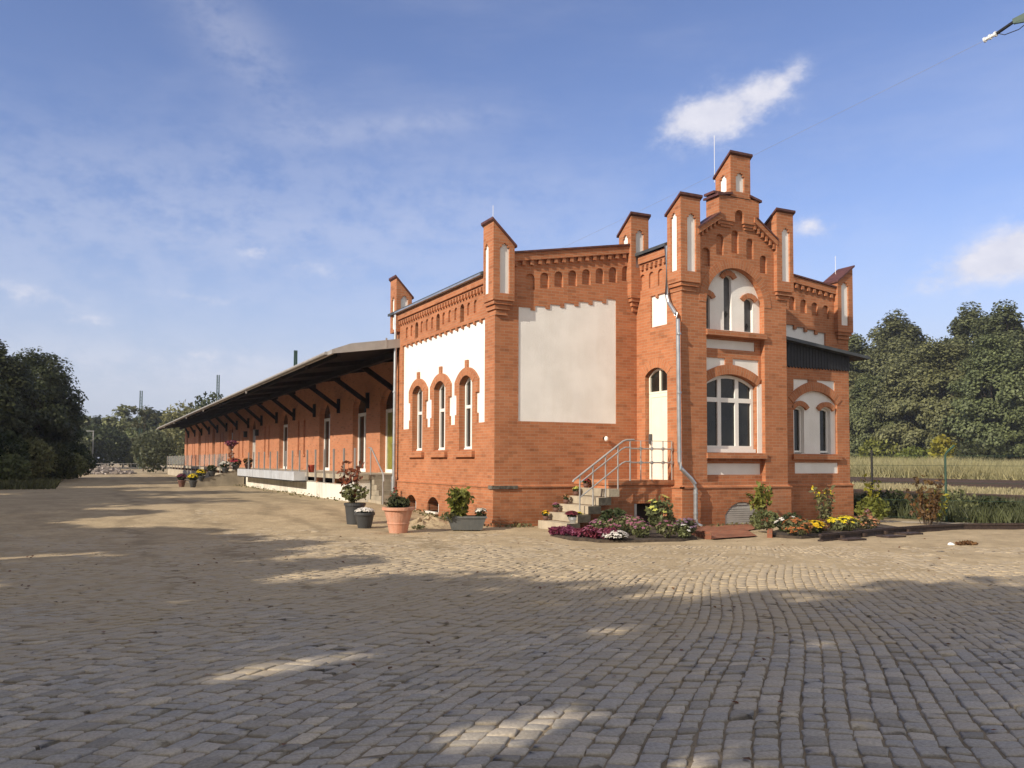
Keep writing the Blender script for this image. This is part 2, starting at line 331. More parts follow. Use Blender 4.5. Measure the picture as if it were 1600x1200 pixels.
def arch(u0, u1, z0, zs, zt, n=14):
    a = (u1 - u0) / 2; h = zt - zs; c = (u0 + u1) / 2; R = (a * a + h * h) / (2 * h); cz = zt - R; th = math.asin(min(1, a / R))
    if h > a: th = math.pi - th
    top = [(c + R * math.sin(t), cz + R * math.cos(t)) for t in np.linspace(th, -th, n)]
    top[0] = (u1, zs); top[-1] = (u0, zs)
    return [(u0, z0), (u1, z0)] + top
def archtop(u0, u1, zs, zt):
    a = (u1 - u0) / 2; h = zt - zs; c = (u0 + u1) / 2; R = (a * a + h * h) / (2 * h); cz = zt - R
    return lambda u: cz + math.sqrt(max(R * R - (u - c) ** 2, 1e-6))
def arcband(mb, fr, u0, u1, zs, zt, w, d0, d1, mi=0, n=18, ext=0.0, key=0):   # voussoir band over an arch, bricks set on end
    a = (u1 - u0) / 2; h = zt - zs; c = (u0 + u1) / 2; R = (a * a + h * h) / (2 * h); cz = zt - R; th = math.asin(min(1, a / R))
    if h > a: th = math.pi - th
    A = np.linspace(-th - ext, th + ext, n)
    pt = lambda t, r, d: fr.p(c + r * math.sin(t), cz + r * math.cos(t), d)
    for t0, t1 in zip(A, A[1:]):
        uv = [(0, R * t0), (0, R * t1), (w, R * t1), (w, R * t0)]
        mb.poly([pt(t0, R, d0), pt(t1, R, d0), pt(t1, R + w, d0), pt(t0, R + w, d0)], mi, uv)
        mb.poly([pt(t0, R, d0), pt(t1, R, d0), pt(t1, R, d1), pt(t0, R, d1)], mi)
        mb.poly([pt(t0, R + w, d0), pt(t1, R + w, d0), pt(t1, R + w, d1), pt(t0, R + w, d1)], mi)
    for t in (A[0], A[-1]): mb.poly([pt(t, R, d0), pt(t, R + w, d0), pt(t, R + w, d1), pt(t, R, d1)], mi)

def window(fr, u0, u1, z0, zs, zt, dep, parent, cols=(), trans=None, fw=.07, bw=.05, pane=None, mat_f=None, thick=.06, name='window'):
    """frame with real members; panes as child"""
    mb = M(); top = archtop(u0, u1, zs, zt); holes = []
    us = [u0 + fw] + [x for c in cols for x in (c - bw / 2, c + bw / 2)] + [u1 - fw]
    rows = [(z0 + fw, zt)] if trans is None else [(z0 + fw, trans - bw / 2), (trans + bw / 2, zt)]
    for a, b in zip(us[::2], us[1::2]):
        for zi, (r0, r1) in enumerate(rows):
            if zi == len(rows) - 1:
                pts = [(a, r0), (b, r0)] + [(u, min(top(u) - fw, r1)) for u in np.linspace(b, a, 7)]
            else: pts = [(a, r0), (b, r0), (b, r1), (a, r1)]
            holes.append((pts, thick, None))
    mb.facade(fr, arch(u0, u1, z0, zs, zt), holes, d0=dep)
    w = mb.build(name, mat_f or PAINT, parent)
    g = M(); g.prism(fr, arch(u0 + .02, u1 - .02, z0 + .02, zs, zt - .02), dep + thick * .7, dep + thick * .7 + .015); g.build('pane', pane or GLASS, w)
    return w

def npmesh(name, V, F, mats, parent=None, mi=None, smooth=False):
    me = bpy.data.meshes.new(name); V = np.asarray(V, np.float32); F = np.asarray(F, np.int32)
    k = F.shape[1]; me.vertices.add(len(V)); me.vertices.foreach_set('co', V.ravel())
    me.loops.add(F.size); me.loops.foreach_set('vertex_index', F.ravel())
    me.polygons.add(len(F)); me.polygons.foreach_set('loop_start', np.arange(0, F.size, k, dtype=np.int32))
    if not isinstance(mats, (list, tuple)): mats = [mats]
    for q in mats: me.materials.append(q)
    if mi is not None: me.polygons.foreach_set('material_index', np.asarray(mi, np.int32))
    if smooth: me.polygons.foreach_set('use_smooth', np.ones(len(F), bool))
    me.update(calc_edges=True); me.validate()
    o = bpy.data.objects.new(name, me); COL.objects.link(o)
    if parent is not None: o.parent = parent
    return o
def leaves(C, size, rng, flat=.0, asp=1.6, out=None):
    """one small diamond leaf per centre"""
    n = len(C); nrm = rng.normal(size=(n, 3)); nrm[:, 2] = np.abs(nrm[:, 2]) + flat
    if out is not None: nrm = nrm * .55 + out
    nrm /= np.linalg.norm(nrm, axis=1)[:, None]
    t = rng.normal(size=(n, 3)); t -= nrm * (t * nrm).sum(1)[:, None]; t /= np.linalg.norm(t, axis=1)[:, None]; b = np.cross(nrm, t)
    s = size * rng.uniform(.6, 1.35, n)[:, None]
    V = np.stack([C - t * s * asp * .5, C + b * s * .5 + nrm * s * .12, C + t * s * asp * .5, C - b * s * .5 + nrm * s * .12], 1).reshape(-1, 3)
    return V, np.arange(4 * n).reshape(n, 4)

def hgt(x, y):
    """height of the yard: level at the front, rising a little towards the loading bay, falling away at the railway"""
    t = np.clip((np.asarray(y, float) - 20.5) / 7.5, 0, 1); a = .26 * t * t * (3 - 2 * t)
    t2 = np.clip((np.asarray(x, float) - 12) / 4, 0, 1); a = a * (1 - t2 * np.clip((60 - np.asarray(y, float)) / 20, 0, 1))
    t3 = np.clip((np.asarray(x, float) - 20) / 6, 0, 1); return a - .04 * t3
def hz(x, y): return float(hgt(x, y))

# ------------------------------------------------------------------ ground sheet (sand between and over the setts)
def vnoise(x, y, sc, seed):
    r = np.random.default_rng(seed); G = r.random((256, 256)); x = np.asarray(x) / sc; y = np.asarray(y) / sc
    i = np.floor(x).astype(int); j = np.floor(y).astype(int); fx = x - i; fy = y - j; fx = fx * fx * (3 - 2 * fx); fy = fy * fy * (3 - 2 * fy)
    g = lambda a, b: G[a % 256, b % 256]
    return (g(i, j) * (1 - fx) + g(i + 1, j) * fx) * (1 - fy) + (g(i, j + 1) * (1 - fx) + g(i + 1, j + 1) * fx) * fy
def fbm(x, y, sc, seed): return sum(vnoise(x, y, sc / 2 ** k, seed + k) / 2 ** k for k in range(4)) / 1.875
def sandlevel(x, y):
    """height of the loose sand relative to the stone tops"""
    dep = .439 * x + .897 * y; lat = .898 * x - .44 * y
    far = np.clip((dep - 8.6 - .10 * lat) / 7.0, 0, 1)
    left = np.clip((-lat - .1 * dep - .3) / 3.0, 0, 1) * np.clip((dep - 6.0) / 4, 0, 1)
    k = np.clip(np.maximum(far, left * .7), 0, 1)
    return -.0145 + .0175 * k + (fbm(x, y, 1.6, 3) - .5) * (.014 + .022 * k) + (fbm(x, y, .33, 9) - .5) * (.010 + .016 * k) + np.clip((dep - 17.5) / 3, 0, 1) * .006
def axis(a, b, st, lo, hi):
    mid = np.arange(a, b + 1e-6, st); out1 = [a]; s = st
    while out1[-1] > lo: s *= 1.22; out1.append(out1[-1] - s)
    out2 = [b]; s = st
    while out2[-1] < hi: s *= 1.22; out2.append(out2[-1] + s)
    return np.concatenate([out1[:0:-1], mid, out2[1:]])
gx = axis(-9, 20, .10, -700, 1200); gy = axis(2.5, 26, .10, -300, 1400)
GX, GY = np.meshgrid(gx, gy, indexing='ij')
near = np.clip(1 - np.maximum(np.maximum(-10 - GX, GX - 21), np.maximum(1 - GY, GY - 27)) / 4, 0, 1)
GZ = hgt(GX, GY) + np.where(near > 0, sandlevel(GX, GY) * near, 0)
V = np.stack([GX, GY, GZ], -1).reshape(-1, 3); nx_, ny_ = GX.shape
I = np.arange(nx_ * ny_).reshape(nx_, ny_); F = np.stack([I[:-1, :-1], I[1:, :-1], I[1:, 1:], I[:-1, 1:]], -1).reshape(-1, 4)
SAND = mat('dusty_sand', (.44, .35, .225), .97, var2=(.35, .275, .175), vscale=.9, bump=1.0, bscale=17, spec=.15)
def dust(Mt, sandc):
    """far sand stays sand, meadow beyond the fence turns to dry grass soil"""
    t = Mt.node_tree; n = t.nodes; l = t.links; b = n['Principled BSDF']; src = b.inputs['Base Color'].links[0].from_socket
    geo = n.new('ShaderNodeNewGeometry'); sp = n.new('ShaderNodeSeparateXYZ'); l.new(geo.outputs['Position'], sp.inputs[0])
    nz = n.new('ShaderNodeTexNoise'); nz.inputs['Scale'].default_value = .35; nz.inputs['Detail'].default_value = 8; l.new(geo.outputs['Position'], nz.inputs['Vector'])
    def mth(op, a, bb):
        q = n.new('ShaderNodeMath'); q.operation = op
        for i, v in enumerate((a, bb)):
            if isinstance(v, (int, float)): q.inputs[i].default_value = v
            else: l.new(v, q.inputs[i])
        return q.outputs[0]
    e = mth('ADD', sp.outputs[0], mth('MULTIPLY', mth('SUBTRACT', nz.outputs['Fac'], .5), 5))
    e2 = mth('ADD', mth('MULTIPLY', sp.outputs[0], -1), mth('MULTIPLY', mth('SUBTRACT', nz.outputs['Fac'], .5), 5))
    m1 = n.new('ShaderNodeMapRange'); l.new(e, m1.inputs[0]); m1.inputs[1].default_value = 21.5; m1.inputs[2].default_value = 24
    m2 = n.new('ShaderNodeMapRange'); l.new(e2, m2.inputs[0]); m2.inputs[1].default_value = 3.5; m2.inputs[2].default_value = 6.5
    fac = mth('MAXIMUM', m1.outputs[0], m2.outputs[0])
    mx = n.new('ShaderNodeMix'); mx.data_type = 'RGBA'; l.new(fac, mx.inputs[0]); l.new(src, mx.inputs[6]); mx.inputs[7].default_value = (.10, .095, .045, 1)
    # brown soil between the setts where the sand has been washed out
    dp = n.new('ShaderNodeVectorMath'); dp.operation = 'DOT_PRODUCT'; l.new(geo.outputs['Position'], dp.inputs[0]); dp.inputs[1].default_value = (.36, .92, 0)
    ns = n.new('ShaderNodeTexNoise'); ns.inputs['Scale'].default_value = .9; ns.inputs['Detail'].default_value = 8; l.new(geo.outputs['Position'], ns.inputs['Vector'])
    sl = n.new('ShaderNodeMapRange'); l.new(mth('ADD', dp.outputs['Value'], mth('MULTIPLY', mth('SUBTRACT', ns.outputs['Fac'], .5), 9)), sl.inputs[0]); sl.inputs[1].default_value = 6.5; sl.inputs[2].default_value = 11; sl.inputs[3].default_value = .8; sl.inputs[4].default_value = 0
    so = n.new('ShaderNodeMix'); so.data_type = 'RGBA'; l.new(sl.outputs[0], so.inputs[0]); l.new(mx.outputs[2], so.inputs[6]); so.inputs[7].default_value = (.215, .175, .125, 1); mx = so
    # small pebbles and dark grit
    vo = n.new('ShaderNodeTexVoronoi'); vo.inputs['Scale'].default_value = 14; l.new(geo.outputs['Position'], vo.inputs['Vector'])
    gr = n.new('ShaderNodeMapRange'); l.new(vo.outputs['Distance'], gr.inputs[0]); gr.inputs[1].default_value = .05; gr.inputs[2].default_value = .16; gr.inputs[3].default_value = .62; gr.inputs[4].default_value = 1
    np_ = n.new('ShaderNodeTexNoise'); np_.inputs['Scale'].default_value = 3.4; np_.inputs['Detail'].default_value = 9; np_.inputs['Roughness'].default_value = .72; l.new(geo.outputs['Position'], np_.inputs['Vector'])
    pr = n.new('ShaderNodeMapRange'); l.new(np_.outputs['Fac'], pr.inputs[0]); pr.inputs[1].default_value = .3; pr.inputs[2].default_value = .7; pr.inputs[3].default_value = .74; pr.inputs[4].default_value = 1.16
    hs = n.new('ShaderNodeHueSaturation'); l.new(mx.outputs[2], hs.inputs['Color']); wob = mth('MULTIPLY', mth('SUBTRACT', nz.outputs['Fac'], .5), 3.2)
    xx = mth('ADD', mth('ADD', sp.outputs[0], wob), mth('MULTIPLY', sp.outputs[1], -.03)); trk = None
    for c0 in (.9, 2.5, 4.6, 6.2):
        d_ = mth('ABSOLUTE', mth('SUBTRACT', xx, c0), 0); t_ = n.new('ShaderNodeMapRange'); t_.interpolation_type = 'SMOOTHSTEP'; l.new(d_, t_.inputs[0]); t_.inputs[1].default_value = .08; t_.inputs[2].default_value = .34; t_.inputs[3].default_value = .80; t_.inputs[4].default_value = 1
        trk = t_.outputs[0] if trk is None else mth('MULTIPLY', trk, t_.outputs[0])
    l.new(mth('MULTIPLY', mth('MULTIPLY', gr.outputs[0], pr.outputs[0]), trk), hs.inputs['Value'])
    l.new(hs.outputs[0], b.inputs['Base Color'])
dust(SAND, None)
g = npmesh('ground', V, F, SAND, smooth=True); tag(g, kind='structure')

# ------------------------------------------------------------------ setts: one paving mesh with a real stone per cell
def setts():
    rng = np.random.default_rng(5); Vs, Fs = [], []; base = 0
    def warp(s, t):                 # columns of setts run away from the viewer, leaning right on the left half and bending on the right
        la = s + (.36 - .034 * np.clip(s, -4, 5)) * (t - 5) + .10 * np.sin(t * .85 + s * .35) - .035 * np.maximum(s - 1.5, 0) * np.sin((t - 4) * .55)
        fw = t + .07 * np.sin(s * 1.25 + .4) + .05 * np.sin(s * 2.9 + t * .4)
        return la * .898 + fw * .439, -.4395 * la + fw * .897
    s = -20.0; cells = []
    while s < 26:
        h = rng.uniform(.135, .185); t = 1.2 + rng.uniform(0, .2)
        while t < 27:
            w = rng.uniform(.11, .20)
            cells.append((s, s + h, t, t + w)); t += w
        s += h
    c = np.array(cells); cx, cy = warp((c[:, 0] + c[:, 1]) / 2, (c[:, 2] + c[:, 3]) / 2)
    dep = .439 * cx + .897 * cy; lat = .898 * cx - .44 * cy
    keep = (dep > 2.2) & (dep < 25) & (lat > -dep * .62 - 3.5) & (lat < dep * .64 + 3.0) & (cy > 1) & ~((cx > 8.9) & (cy > 17.2)) & ~((cx > 9.0) & (cy > 14.2)) & (cx < 19)
    keep &= ~((cy > 18.6) & (cx > 6.2)) & ~((cy > 22) & (cx > 5.6)) & ~((dep > 17.3) & (cx > 10))
    c = c[keep]; cx, cy = cx[keep], cy[keep]; keep2 = sandlevel(cx, cy) < .016; c = c[keep2]; n = len(c)
    g0 = .0075
    s0 = c[:, 0] + g0 * rng.uniform(.5, 1.6, n); s1 = c[:, 1] - g0 * rng.uniform(.5, 1.6, n); t0 = c[:, 2] + g0 * rng.uniform(.5, 1.6, n); t1 = c[:, 3] - g0 * rng.uniform(.5, 1.6, n)
    ch = rng.uniform(.04, .17, (n, 4)); W_ = (s1 - s0)[:, None]; H_ = (t1 - t0)[:, None]
    cs = np.minimum(W_, H_)
    def ring(ins):
        a, b, cc, d = (ch * cs).T; i = ins
        P = [(s0 + a, t0 + i), (s1 - b, t0 + i), (s1 - i, t0 + b), (s1 - i, t1 - cc), (s1 - cc, t1 - i), (s0 + d, t1 - i), (s0 + i, t1 - d), (s0 + i, t0 + a)]
        return np.array([[p[0], p[1]] for p in P])       # 8,2,n
    jit = rng.normal(0, .006, (8, 2, n))
    r0 = ring(0) + jit; mid = np.array([(s0 + s1) / 2, (t0 + t1) / 2])[None]
    r1 = mid + (r0 - mid) * .96; r2 = mid + (r0 - mid) * .86
    zt = rng.normal(0, .004, n); tx = rng.normal(0, .03, n); ty = rng.normal(0, .03, n)
    out = []
    for r, dz in ((r0, -.05), (r0, -.011), (r1, -.0025), (r2, .001)):
        X, Y = warp(r[:, 0], r[:, 1]); dx, dy = r[:, 0] - mid[:, 0], r[:, 1] - mid[:, 1]
        Z = zt + dz + tx * dx + ty * dy + hgt(X, Y); out.append(np.stack([X, Y, Z], -1))
    X, Y = warp(mid[0, 0], mid[0, 1]); out.append(np.stack([X, Y, zt + .003 + hgt(X, Y)], -1)[None])
    A = np.concatenate(out, 0).transpose(1, 0, 2)        # n,33,3
    f = []
    for k in range(8):
        q = (k + 1) % 8
        for a in (0, 8, 16): f.append((a + k, a + q, a + 8 + q, a + 8 + k))
        f.append((24 + k, 24 + q, 32, 32))
    f4 = np.array([x for x in f if x[2] != x[3]]); f3 = np.array([x[:3] for x in f if x[2] == x[3]])
    V = A.reshape(-1, 3); off = (np.arange(n) * 33)[:, None, None]
    F4 = (f4[None] + off).reshape(-1, 4); F3 = (f3[None] + off).reshape(-1, 3)
    me = bpy.data.meshes.new('cobblestone_paving'); me.vertices.add(len(V)); me.vertices.foreach_set('co', V.astype(np.float32).ravel())
    li = np.concatenate([F4.ravel(), F3.ravel()]).astype(np.int32); me.loops.add(len(li)); me.loops.foreach_set('vertex_index', li)
    me.polygons.add(len(F4) + len(F3)); me.polygons.foreach_set('loop_start', np.concatenate([np.arange(len(F4)) * 4, len(F4) * 4 + np.arange(len(F3)) * 3]).astype(np.int32))
    me.polygons.foreach_set('use_smooth', np.ones(len(F4) + len(F3), bool))
    me.update(calc_edges=True)
    o = bpy.data.objects.new('cobblestone_paving', me); COL.objects.link(o); tag(o, kind='structure')
    return o
def settmat():
    Mt = bpy.data.materials.new('granite_setts'); Mt.use_nodes = True; t = Mt.node_tree; n = t.nodes; l = t.links; b = n['Principled BSDF']
    b.inputs['Roughness'].default_value = .8; b.inputs['Specular IOR Level'].default_value = .3
    geo = n.new('ShaderNodeNewGeometry'); ramp = n.new('ShaderNodeValToRGB'); l.new(geo.outputs['Random Per Island'], ramp.inputs[0])
    cr = ramp.color_ramp; cr.elements[0].color = (.26, .235, .195, 1); cr.elements[1].color = (.52, .45, .35, 1)
    for p, c in ((.2, (.40, .36, .30, 1)), (.4, (.345, .32, .28, 1)), (.6, (.43, .375, .30, 1)), (.8, (.36, .335, .30, 1))):
        e = cr.elements.new(p); e.color = c
    nz = n.new('ShaderNodeTexNoise'); nz.inputs['Scale'].default_value = 42; nz.inputs['Detail'].default_value = 8; nz.inputs['Roughness'].default_value = .7; l.new(geo.outputs['Position'], nz.inputs['Vector'])
    mr = n.new('ShaderNodeMapRange'); l.new(nz.outputs['Fac'], mr.inputs[0]); mr.inputs[1].default_value = .3; mr.inputs[2].default_value = .7; mr.inputs[3].default_value = .70; mr.inputs[4].default_value = 1.22
    hs = n.new('ShaderNodeHueSaturation'); l.new(ramp.outputs[0], hs.inputs['Color']); l.new(mr.outputs[0], hs.inputs['Value'])
    n2 = n.new('ShaderNodeTexNoise'); n2.inputs['Scale'].default_value = .8; n2.inputs['Detail'].default_value = 9; n2.inputs['Roughness'].default_value = .68; l.new(geo.outputs['Position'], n2.inputs['Vector'])
    # sand dust on the stones, thicker away from the road in front
    sp = n.new('ShaderNodeVectorMath'); sp.operation = 'DOT_PRODUCT'; l.new(geo.outputs['Position'], sp.inputs[0]); sp.inputs[1].default_value = (.439 - .06, .897 + .03, 0)
    d = n.new('ShaderNodeMapRange'); l.new(sp.outputs['Value'], d.inputs[0]); d.inputs[1].default_value = 5; d.inputs[2].default_value = 14; d.inputs[3].default_value = -.24; d.inputs[4].default_value = .5
    ad = n.new('ShaderNodeMath'); ad.operation = 'ADD'; l.new(n2.outputs['Fac'], ad.inputs[0]); l.new(d.outputs[0], ad.inputs[1])
    m2 = n.new('ShaderNodeMapRange'); l.new(ad.outputs[0], m2.inputs[0]); m2.inputs[1].default_value = .38; m2.inputs[2].default_value = .68; m2.inputs[4].default_value = .88
    mx = n.new('ShaderNodeMix'); mx.data_type = 'RGBA'; l.new(m2.outputs[0], mx.inputs[0]); l.new(hs.outputs[0], mx.inputs[6]); mx.inputs[7].default_value = (.40, .325, .22, 1)
    l.new(mx.outputs[2], b.inputs['Base Color'])
    bp = n.new('ShaderNodeBump'); bp.inputs['Strength'].default_value = .55; bp.inputs['Distance'].default_value = .012; l.new(nz.outputs['Fac'], bp.inputs['Height']); l.new(bp.outputs[0], b.inputs['Normal'])
    return Mt
st = setts(); st.data.materials.append(settmat())

# ================================================================== head building
X0, YB, X1, YR, X2, YL, X3 = 9.6, 19.61, 13.96, 17.65, 17.53, 27.22, 22.1
FL = Fr((X0, 0, 0), (0, 1, 0), (-1, 0, 0)); FB = Fr((0, YB, 0), (1, 0, 0), (0, -1, 0))
FS = Fr((X1, 0, 0), (0, 1, 0), (-1, 0, 0)); FR = Fr((0, YR, 0), (1, 0, 0), (0, -1, 0))
BLD = thing('brick_building', (15.8, 23, 0), 'red brick railway building with white plaster panels, stepped gable and corner turrets', 'building')
BLD.location = (0, 0, 0)
RK = .170                                          # rake of the shallow gable
zB = lambda x: 7.0 + RK * (x - 10.1)               # parapet of the left front wall
zC = lambda x: 7.37 - .118 * (x - 19.75)           # parapet of the right front wall
def teeth(u0, u1, zf, per, dw, dip):
    """toothed line from u0 to u1: flat steps with a small brick corbel hanging at each joint"""
    pts = []; u = u0; sg = 1 if u1 > u0 else -1
    while (u1 - u) * sg > 1e-6:
        e = u + sg * per
        if (u1 - e) * sg < per * .4: e = u1
        z = zf((u + e) / 2); pts += [(u, z), (e - sg * dw if e != u1 else e, z)]
        if e != u1: pts += [(e - sg * dw, z - dip), (e, z - dip)]
        u = e
    return pts
def niche_poly(c, w, z0, z1): return arch(c - w / 2, c + w / 2, z0, z1 - w / 2 * .9, z1, 9)

# ---- left long wall
wm = M()
def surround(c, hw):                               # brick frame round a window, drawn upwards left to right
    zs = 3.62
    top = archtop(c - hw - .30, c + hw + .30, 3.9, 4.22)
    L = [(c - hw - .30, 2.68), (c - hw - .30, 2.95), (c - hw - .2, 2.95), (c - hw - .2, 3.50), (c - hw - .34, 3.50), (c - hw - .34, 3.86)]
    T = [(u, top(u)) for u in np.linspace(c - hw - .28, c - .08, 6)]
    Kk = [(c - .08, 4.42), (c + .08, 4.42)]
    T2 = [(u, top(u)) for u in np.linspace(c + .08, c + hw + .28, 6)]
    Rr = [(c + hw + .34, 3.86), (c + hw + .34, 3.50), (c + hw + .2, 3.50), (c + hw + .2, 2.95), (c + hw + .30, 2.95), (c + hw + .30, 2.68)]
    return L + T + Kk + T2 + Rr
WC = (21.40, 23.25, 25.05); HW = .43
pan = [(20.2, 2.68)]
for c in WC: pan += surround(c, HW)
pan += [(26.42, 2.68)] + teeth(26.42, 20.2, lambda u: 5.40, .398, .10, .085) + [(20.2, 5.40)]
pan = [p for i, p in enumerate(pan) if i == 0 or p != pan[i - 1]]
if pan[-1] == pan[0]: pan.pop()
holes = [(pan, .06, None)]
for c in WC: holes.append((arch(c - HW, c + HW, 1.95, 3.78, 4.0), .24, None))
for i in range(14):
    c = 20.36 + .436 * i
    if i % 4 == 3: holes.append((niche_poly(c, .26, 5.50, 6.0), .30, None))
    elif i > 0: holes.append((niche_poly(c, .20, 5.62, 5.97), .05, 0))
for c in (23.55, 25.37): holes.append((arch(c - .44, c + .44, -.05 + .25, .42, .62), .45, None))
wm.facade(FL, [(YB, -.3), (YL, -.3), (YL, 6.45), (YB, 6.45)], holes)
# ---- left front wall
hb = [([(10.28, 2.70), (13.28, 2.70)] + teeth(13.28, 10.28, lambda x: 5.62 + RK * (x - 10.28), .44, .13, .13), .02, None)]
for i in range(8):
    c = 10.52 + .428 * i; zb = 6.16 + RK * (c - 10.84)
    if c > 10.4: hb.append((niche_poly(c + .1, .27, zb + .02, zb + .44), .07, 0))
wm.facade(FB, [(X0, -.3), (X1, -.3), (X1, zB(X1)), (X0, zB(X0))], hb)
# ---- right front wall (partly behind the lean-to)
hc = [([(18.3, 4.2), (21.12, 4.2)] + teeth(21.12, 18.3, lambda x: 5.80 - .115 * (x - 20.3), .44, .11, .08), .06, None)]
for i in range(8):
    c = 17.86 + .468 * i; hc.append((niche_poly(c, .27, 6.34 - .115 * (c - 19.7), 6.76 - .115 * (c - 19.7)), .07, 0))
wm.facade(FB, [(X2, -.3), (X3, -.3), (X3, zC(X3)), (X2, zC(X2))], hc)
# ---- side of the projecting bay with the door
hs = [(arch(18.26, 19.22, 1.2, 3.97, 4.18), .22, None)]
hs.append(([(18.26, 5.28), (18.96, 5.28)] + teeth(18.96, 18.26, lambda u: 6.13, .3, .09, .08), .05, None))
for c in (19.33, 18.93, 18.53, 18.13): hs.append((niche_poly(c, .22, 6.36, 6.80), .05, 0))
wm.facade(FS, [(YR, -.3), (YB, -.3), (YB, 7.25), (YR, 7.25)], hs)
F2 = Fr((X2, 0, 0), (0, 1, 0), (1, 0, 0)); wm.facade(F2, [(YR, -.3), (YB, -.3), (YB, 7.25), (YR, 7.25)])
F3 = Fr((X3, 0, 0), (0, 1, 0), (1, 0, 0)); wm.facade(F3, [(YB, -.3), (YL, -.3), (YL, 6.9), (YB, 7.05)])
FK = Fr((0, YL, 0), (1, 0, 0), (0, 1, 0)); wm.facade(FK, [(X0, -.3), (X3, -.3), (X3, 6.9), (15.8, 7.8), (X0, 6.45)])
# ---- gable front of the bay
XC = 15.745; fu0, fu1 = 14.76, 16.74
def rake(x): return 7.66 + .66 * (x - 14.35) if x < XC else 7.66 + .66 * (17.17 - x)
gp = [(X1, -.3), (X2, -.3), (X2, 7.3), (17.17, 7.66), (16.55, rake(16.55)), (15.14, rake(15.14)), (14.35, 7.66), (X1, 7.3)]
A2 = arch(fu0, fu1, 4.86 + .27, 5.84, 6.82, 25)
field = [(fu0, 1.16), (fu1, 1.16), (fu1, 4.97), (fu0, 4.97)]
hg = [(field, .16, None), (A2, .18, None)]
hg.append((arch(15.29, 16.45, .02, .30, .63), .08, None))
for c, z0, z1 in ((14.76, 6.78, 7.27), (15.23, 7.12, 7.68), (16.26, 7.12, 7.68), (16.73, 6.78, 7.27)): hg.append((niche_poly(c, .25, z0, z1), .08, 0))
hg.append((niche_poly(15.745, .25, 7.22, 7.84), .08, 0))
wm.facade(FR, gp, hg)
wallo = wm.build('wall', [BRICK], BLD)
# recessed field wall of the bay: window arch, panels
fw = M(); d = .14
fh = [(arch(14.80, 16.58, 1.92, 3.72, 4.0), .2, None), ([(14.80, 1.34), (16.70, 1.34), (16.70, 1.64), (14.80, 1.64)], .03, 1)]
tp = archtop(14.80, 16.58, 3.72, 4.0)
cl = lambda u: tp(u) + .26
fh.append(([(14.78, cl(14.82)), (15.60, 4.30)][:1] + [(u, cl(u)) for u in np.linspace(14.95, 15.50, 5)] + [(15.50, 4.42), (14.78, 4.42)], .03, 1))
fh.append(([(u, cl(u)) for u in np.linspace(15.76, 16.45, 5)] + [(16.66, cl(16.55) - .09), (16.66, 4.42), (15.76, 4.42)], .03, 1))
fh.append(([(14.79, 4.66), (16.53, 4.66), (16.53, 4.90), (14.79, 4.90)], .03, 1))
fw.facade(FR, [(fu0, 1.16), (fu1, 1.16), (fu1, 4.97), (fu0, 4.97)], fh, d0=d)
arcband(fw, FR, 14.80, 16.58, 3.72, 4.0, .24, d - .035, d + .05)
fw.build('window_bay_wall', [BRICK, PLASTER], BLD)

# ---- plaster panels
def panel(fr, pts, dep, hls=()):
    q = M(); q.facade(fr, pts, hls, d0=dep); return q.build('plaster_panel', PLASTER, BLD)
panel(FL, pan, .06); panel(FB, hb[0][0], .02); panel(FB, hc[0][0], .06); panel(FS, hs[1][0], .05)
slots = [(arch(14.79, 15.03, 5.18, 5.98, 6.06, 7), .09, None), (arch(15.50, 15.76, 5.18, 6.54, 6.64, 7), .09, None), (arch(16.20, 16.50, 5.18, 6.00, 6.09, 7), .09, None)]
tym = panel(FR, A2, .18, slots)
for pts, (a, b) in zip((s[0] for s in slots), ((14.79, 15.03), (15.50, 15.76), (16.20, 16.50))):
    q = M(); q.prism(FR, pts, .265, .28); w = q.build('window', DARKPANEL, BLD)
    k = M(); c = (a + b) / 2; zc = 5.36 if b < 15.2 else (5.62 if b < 16 else 5.34)      # small dark ornament in the slot
    for dx, dz in ((0, .05), (0, -.05), (.04, 0), (-.04, 0)): k.fbox(FR, c + dx - .022, c + dx + .022, zc + dz - .03, zc + dz + .03, .25, .263)
    k.build('grille', BLACK, w)
    cp = M(); zt = max(p[1] for p in pts)
    arcband(cp, FR, a - .03, b + .03, zt - .09, zt + .0, .14, .12, .19, n=6, ext=.05); cp.build('brick_arch', BRICK, BLD)
# brick arch round the tympanum and door arches
am = M(); arcband(am, FR, fu0, fu1, 5.84, 6.82, .24, -.012, .1, n=34); am.build('brick_arch', BRICK, BLD)
am = M(); arcband(am, FS, 18.26, 19.22, 3.97, 4.18, .25, -.01, .1, n=14); am.build('brick_arch', BRICK, BLD)
am = M(); arcband(am, FR, 15.29, 16.45, .30, .63, .26, -.012, .06, n=20); am.build('brick_arch', BRICK, BLD)
for c in (23.55, 25.37):
    am = M(); arcband(am, FL, c - .44, c + .44, .42, .62, .24, -.01, .06, n=14); am.build('brick_arch', BRICK, BLD)
for c in WC:
    am = M(); arcband(am, FL, c - HW, c + HW, 3.78, 4.0, .20, -.01, .1, n=14); am.build('brick_arch', BRICK, BLD)

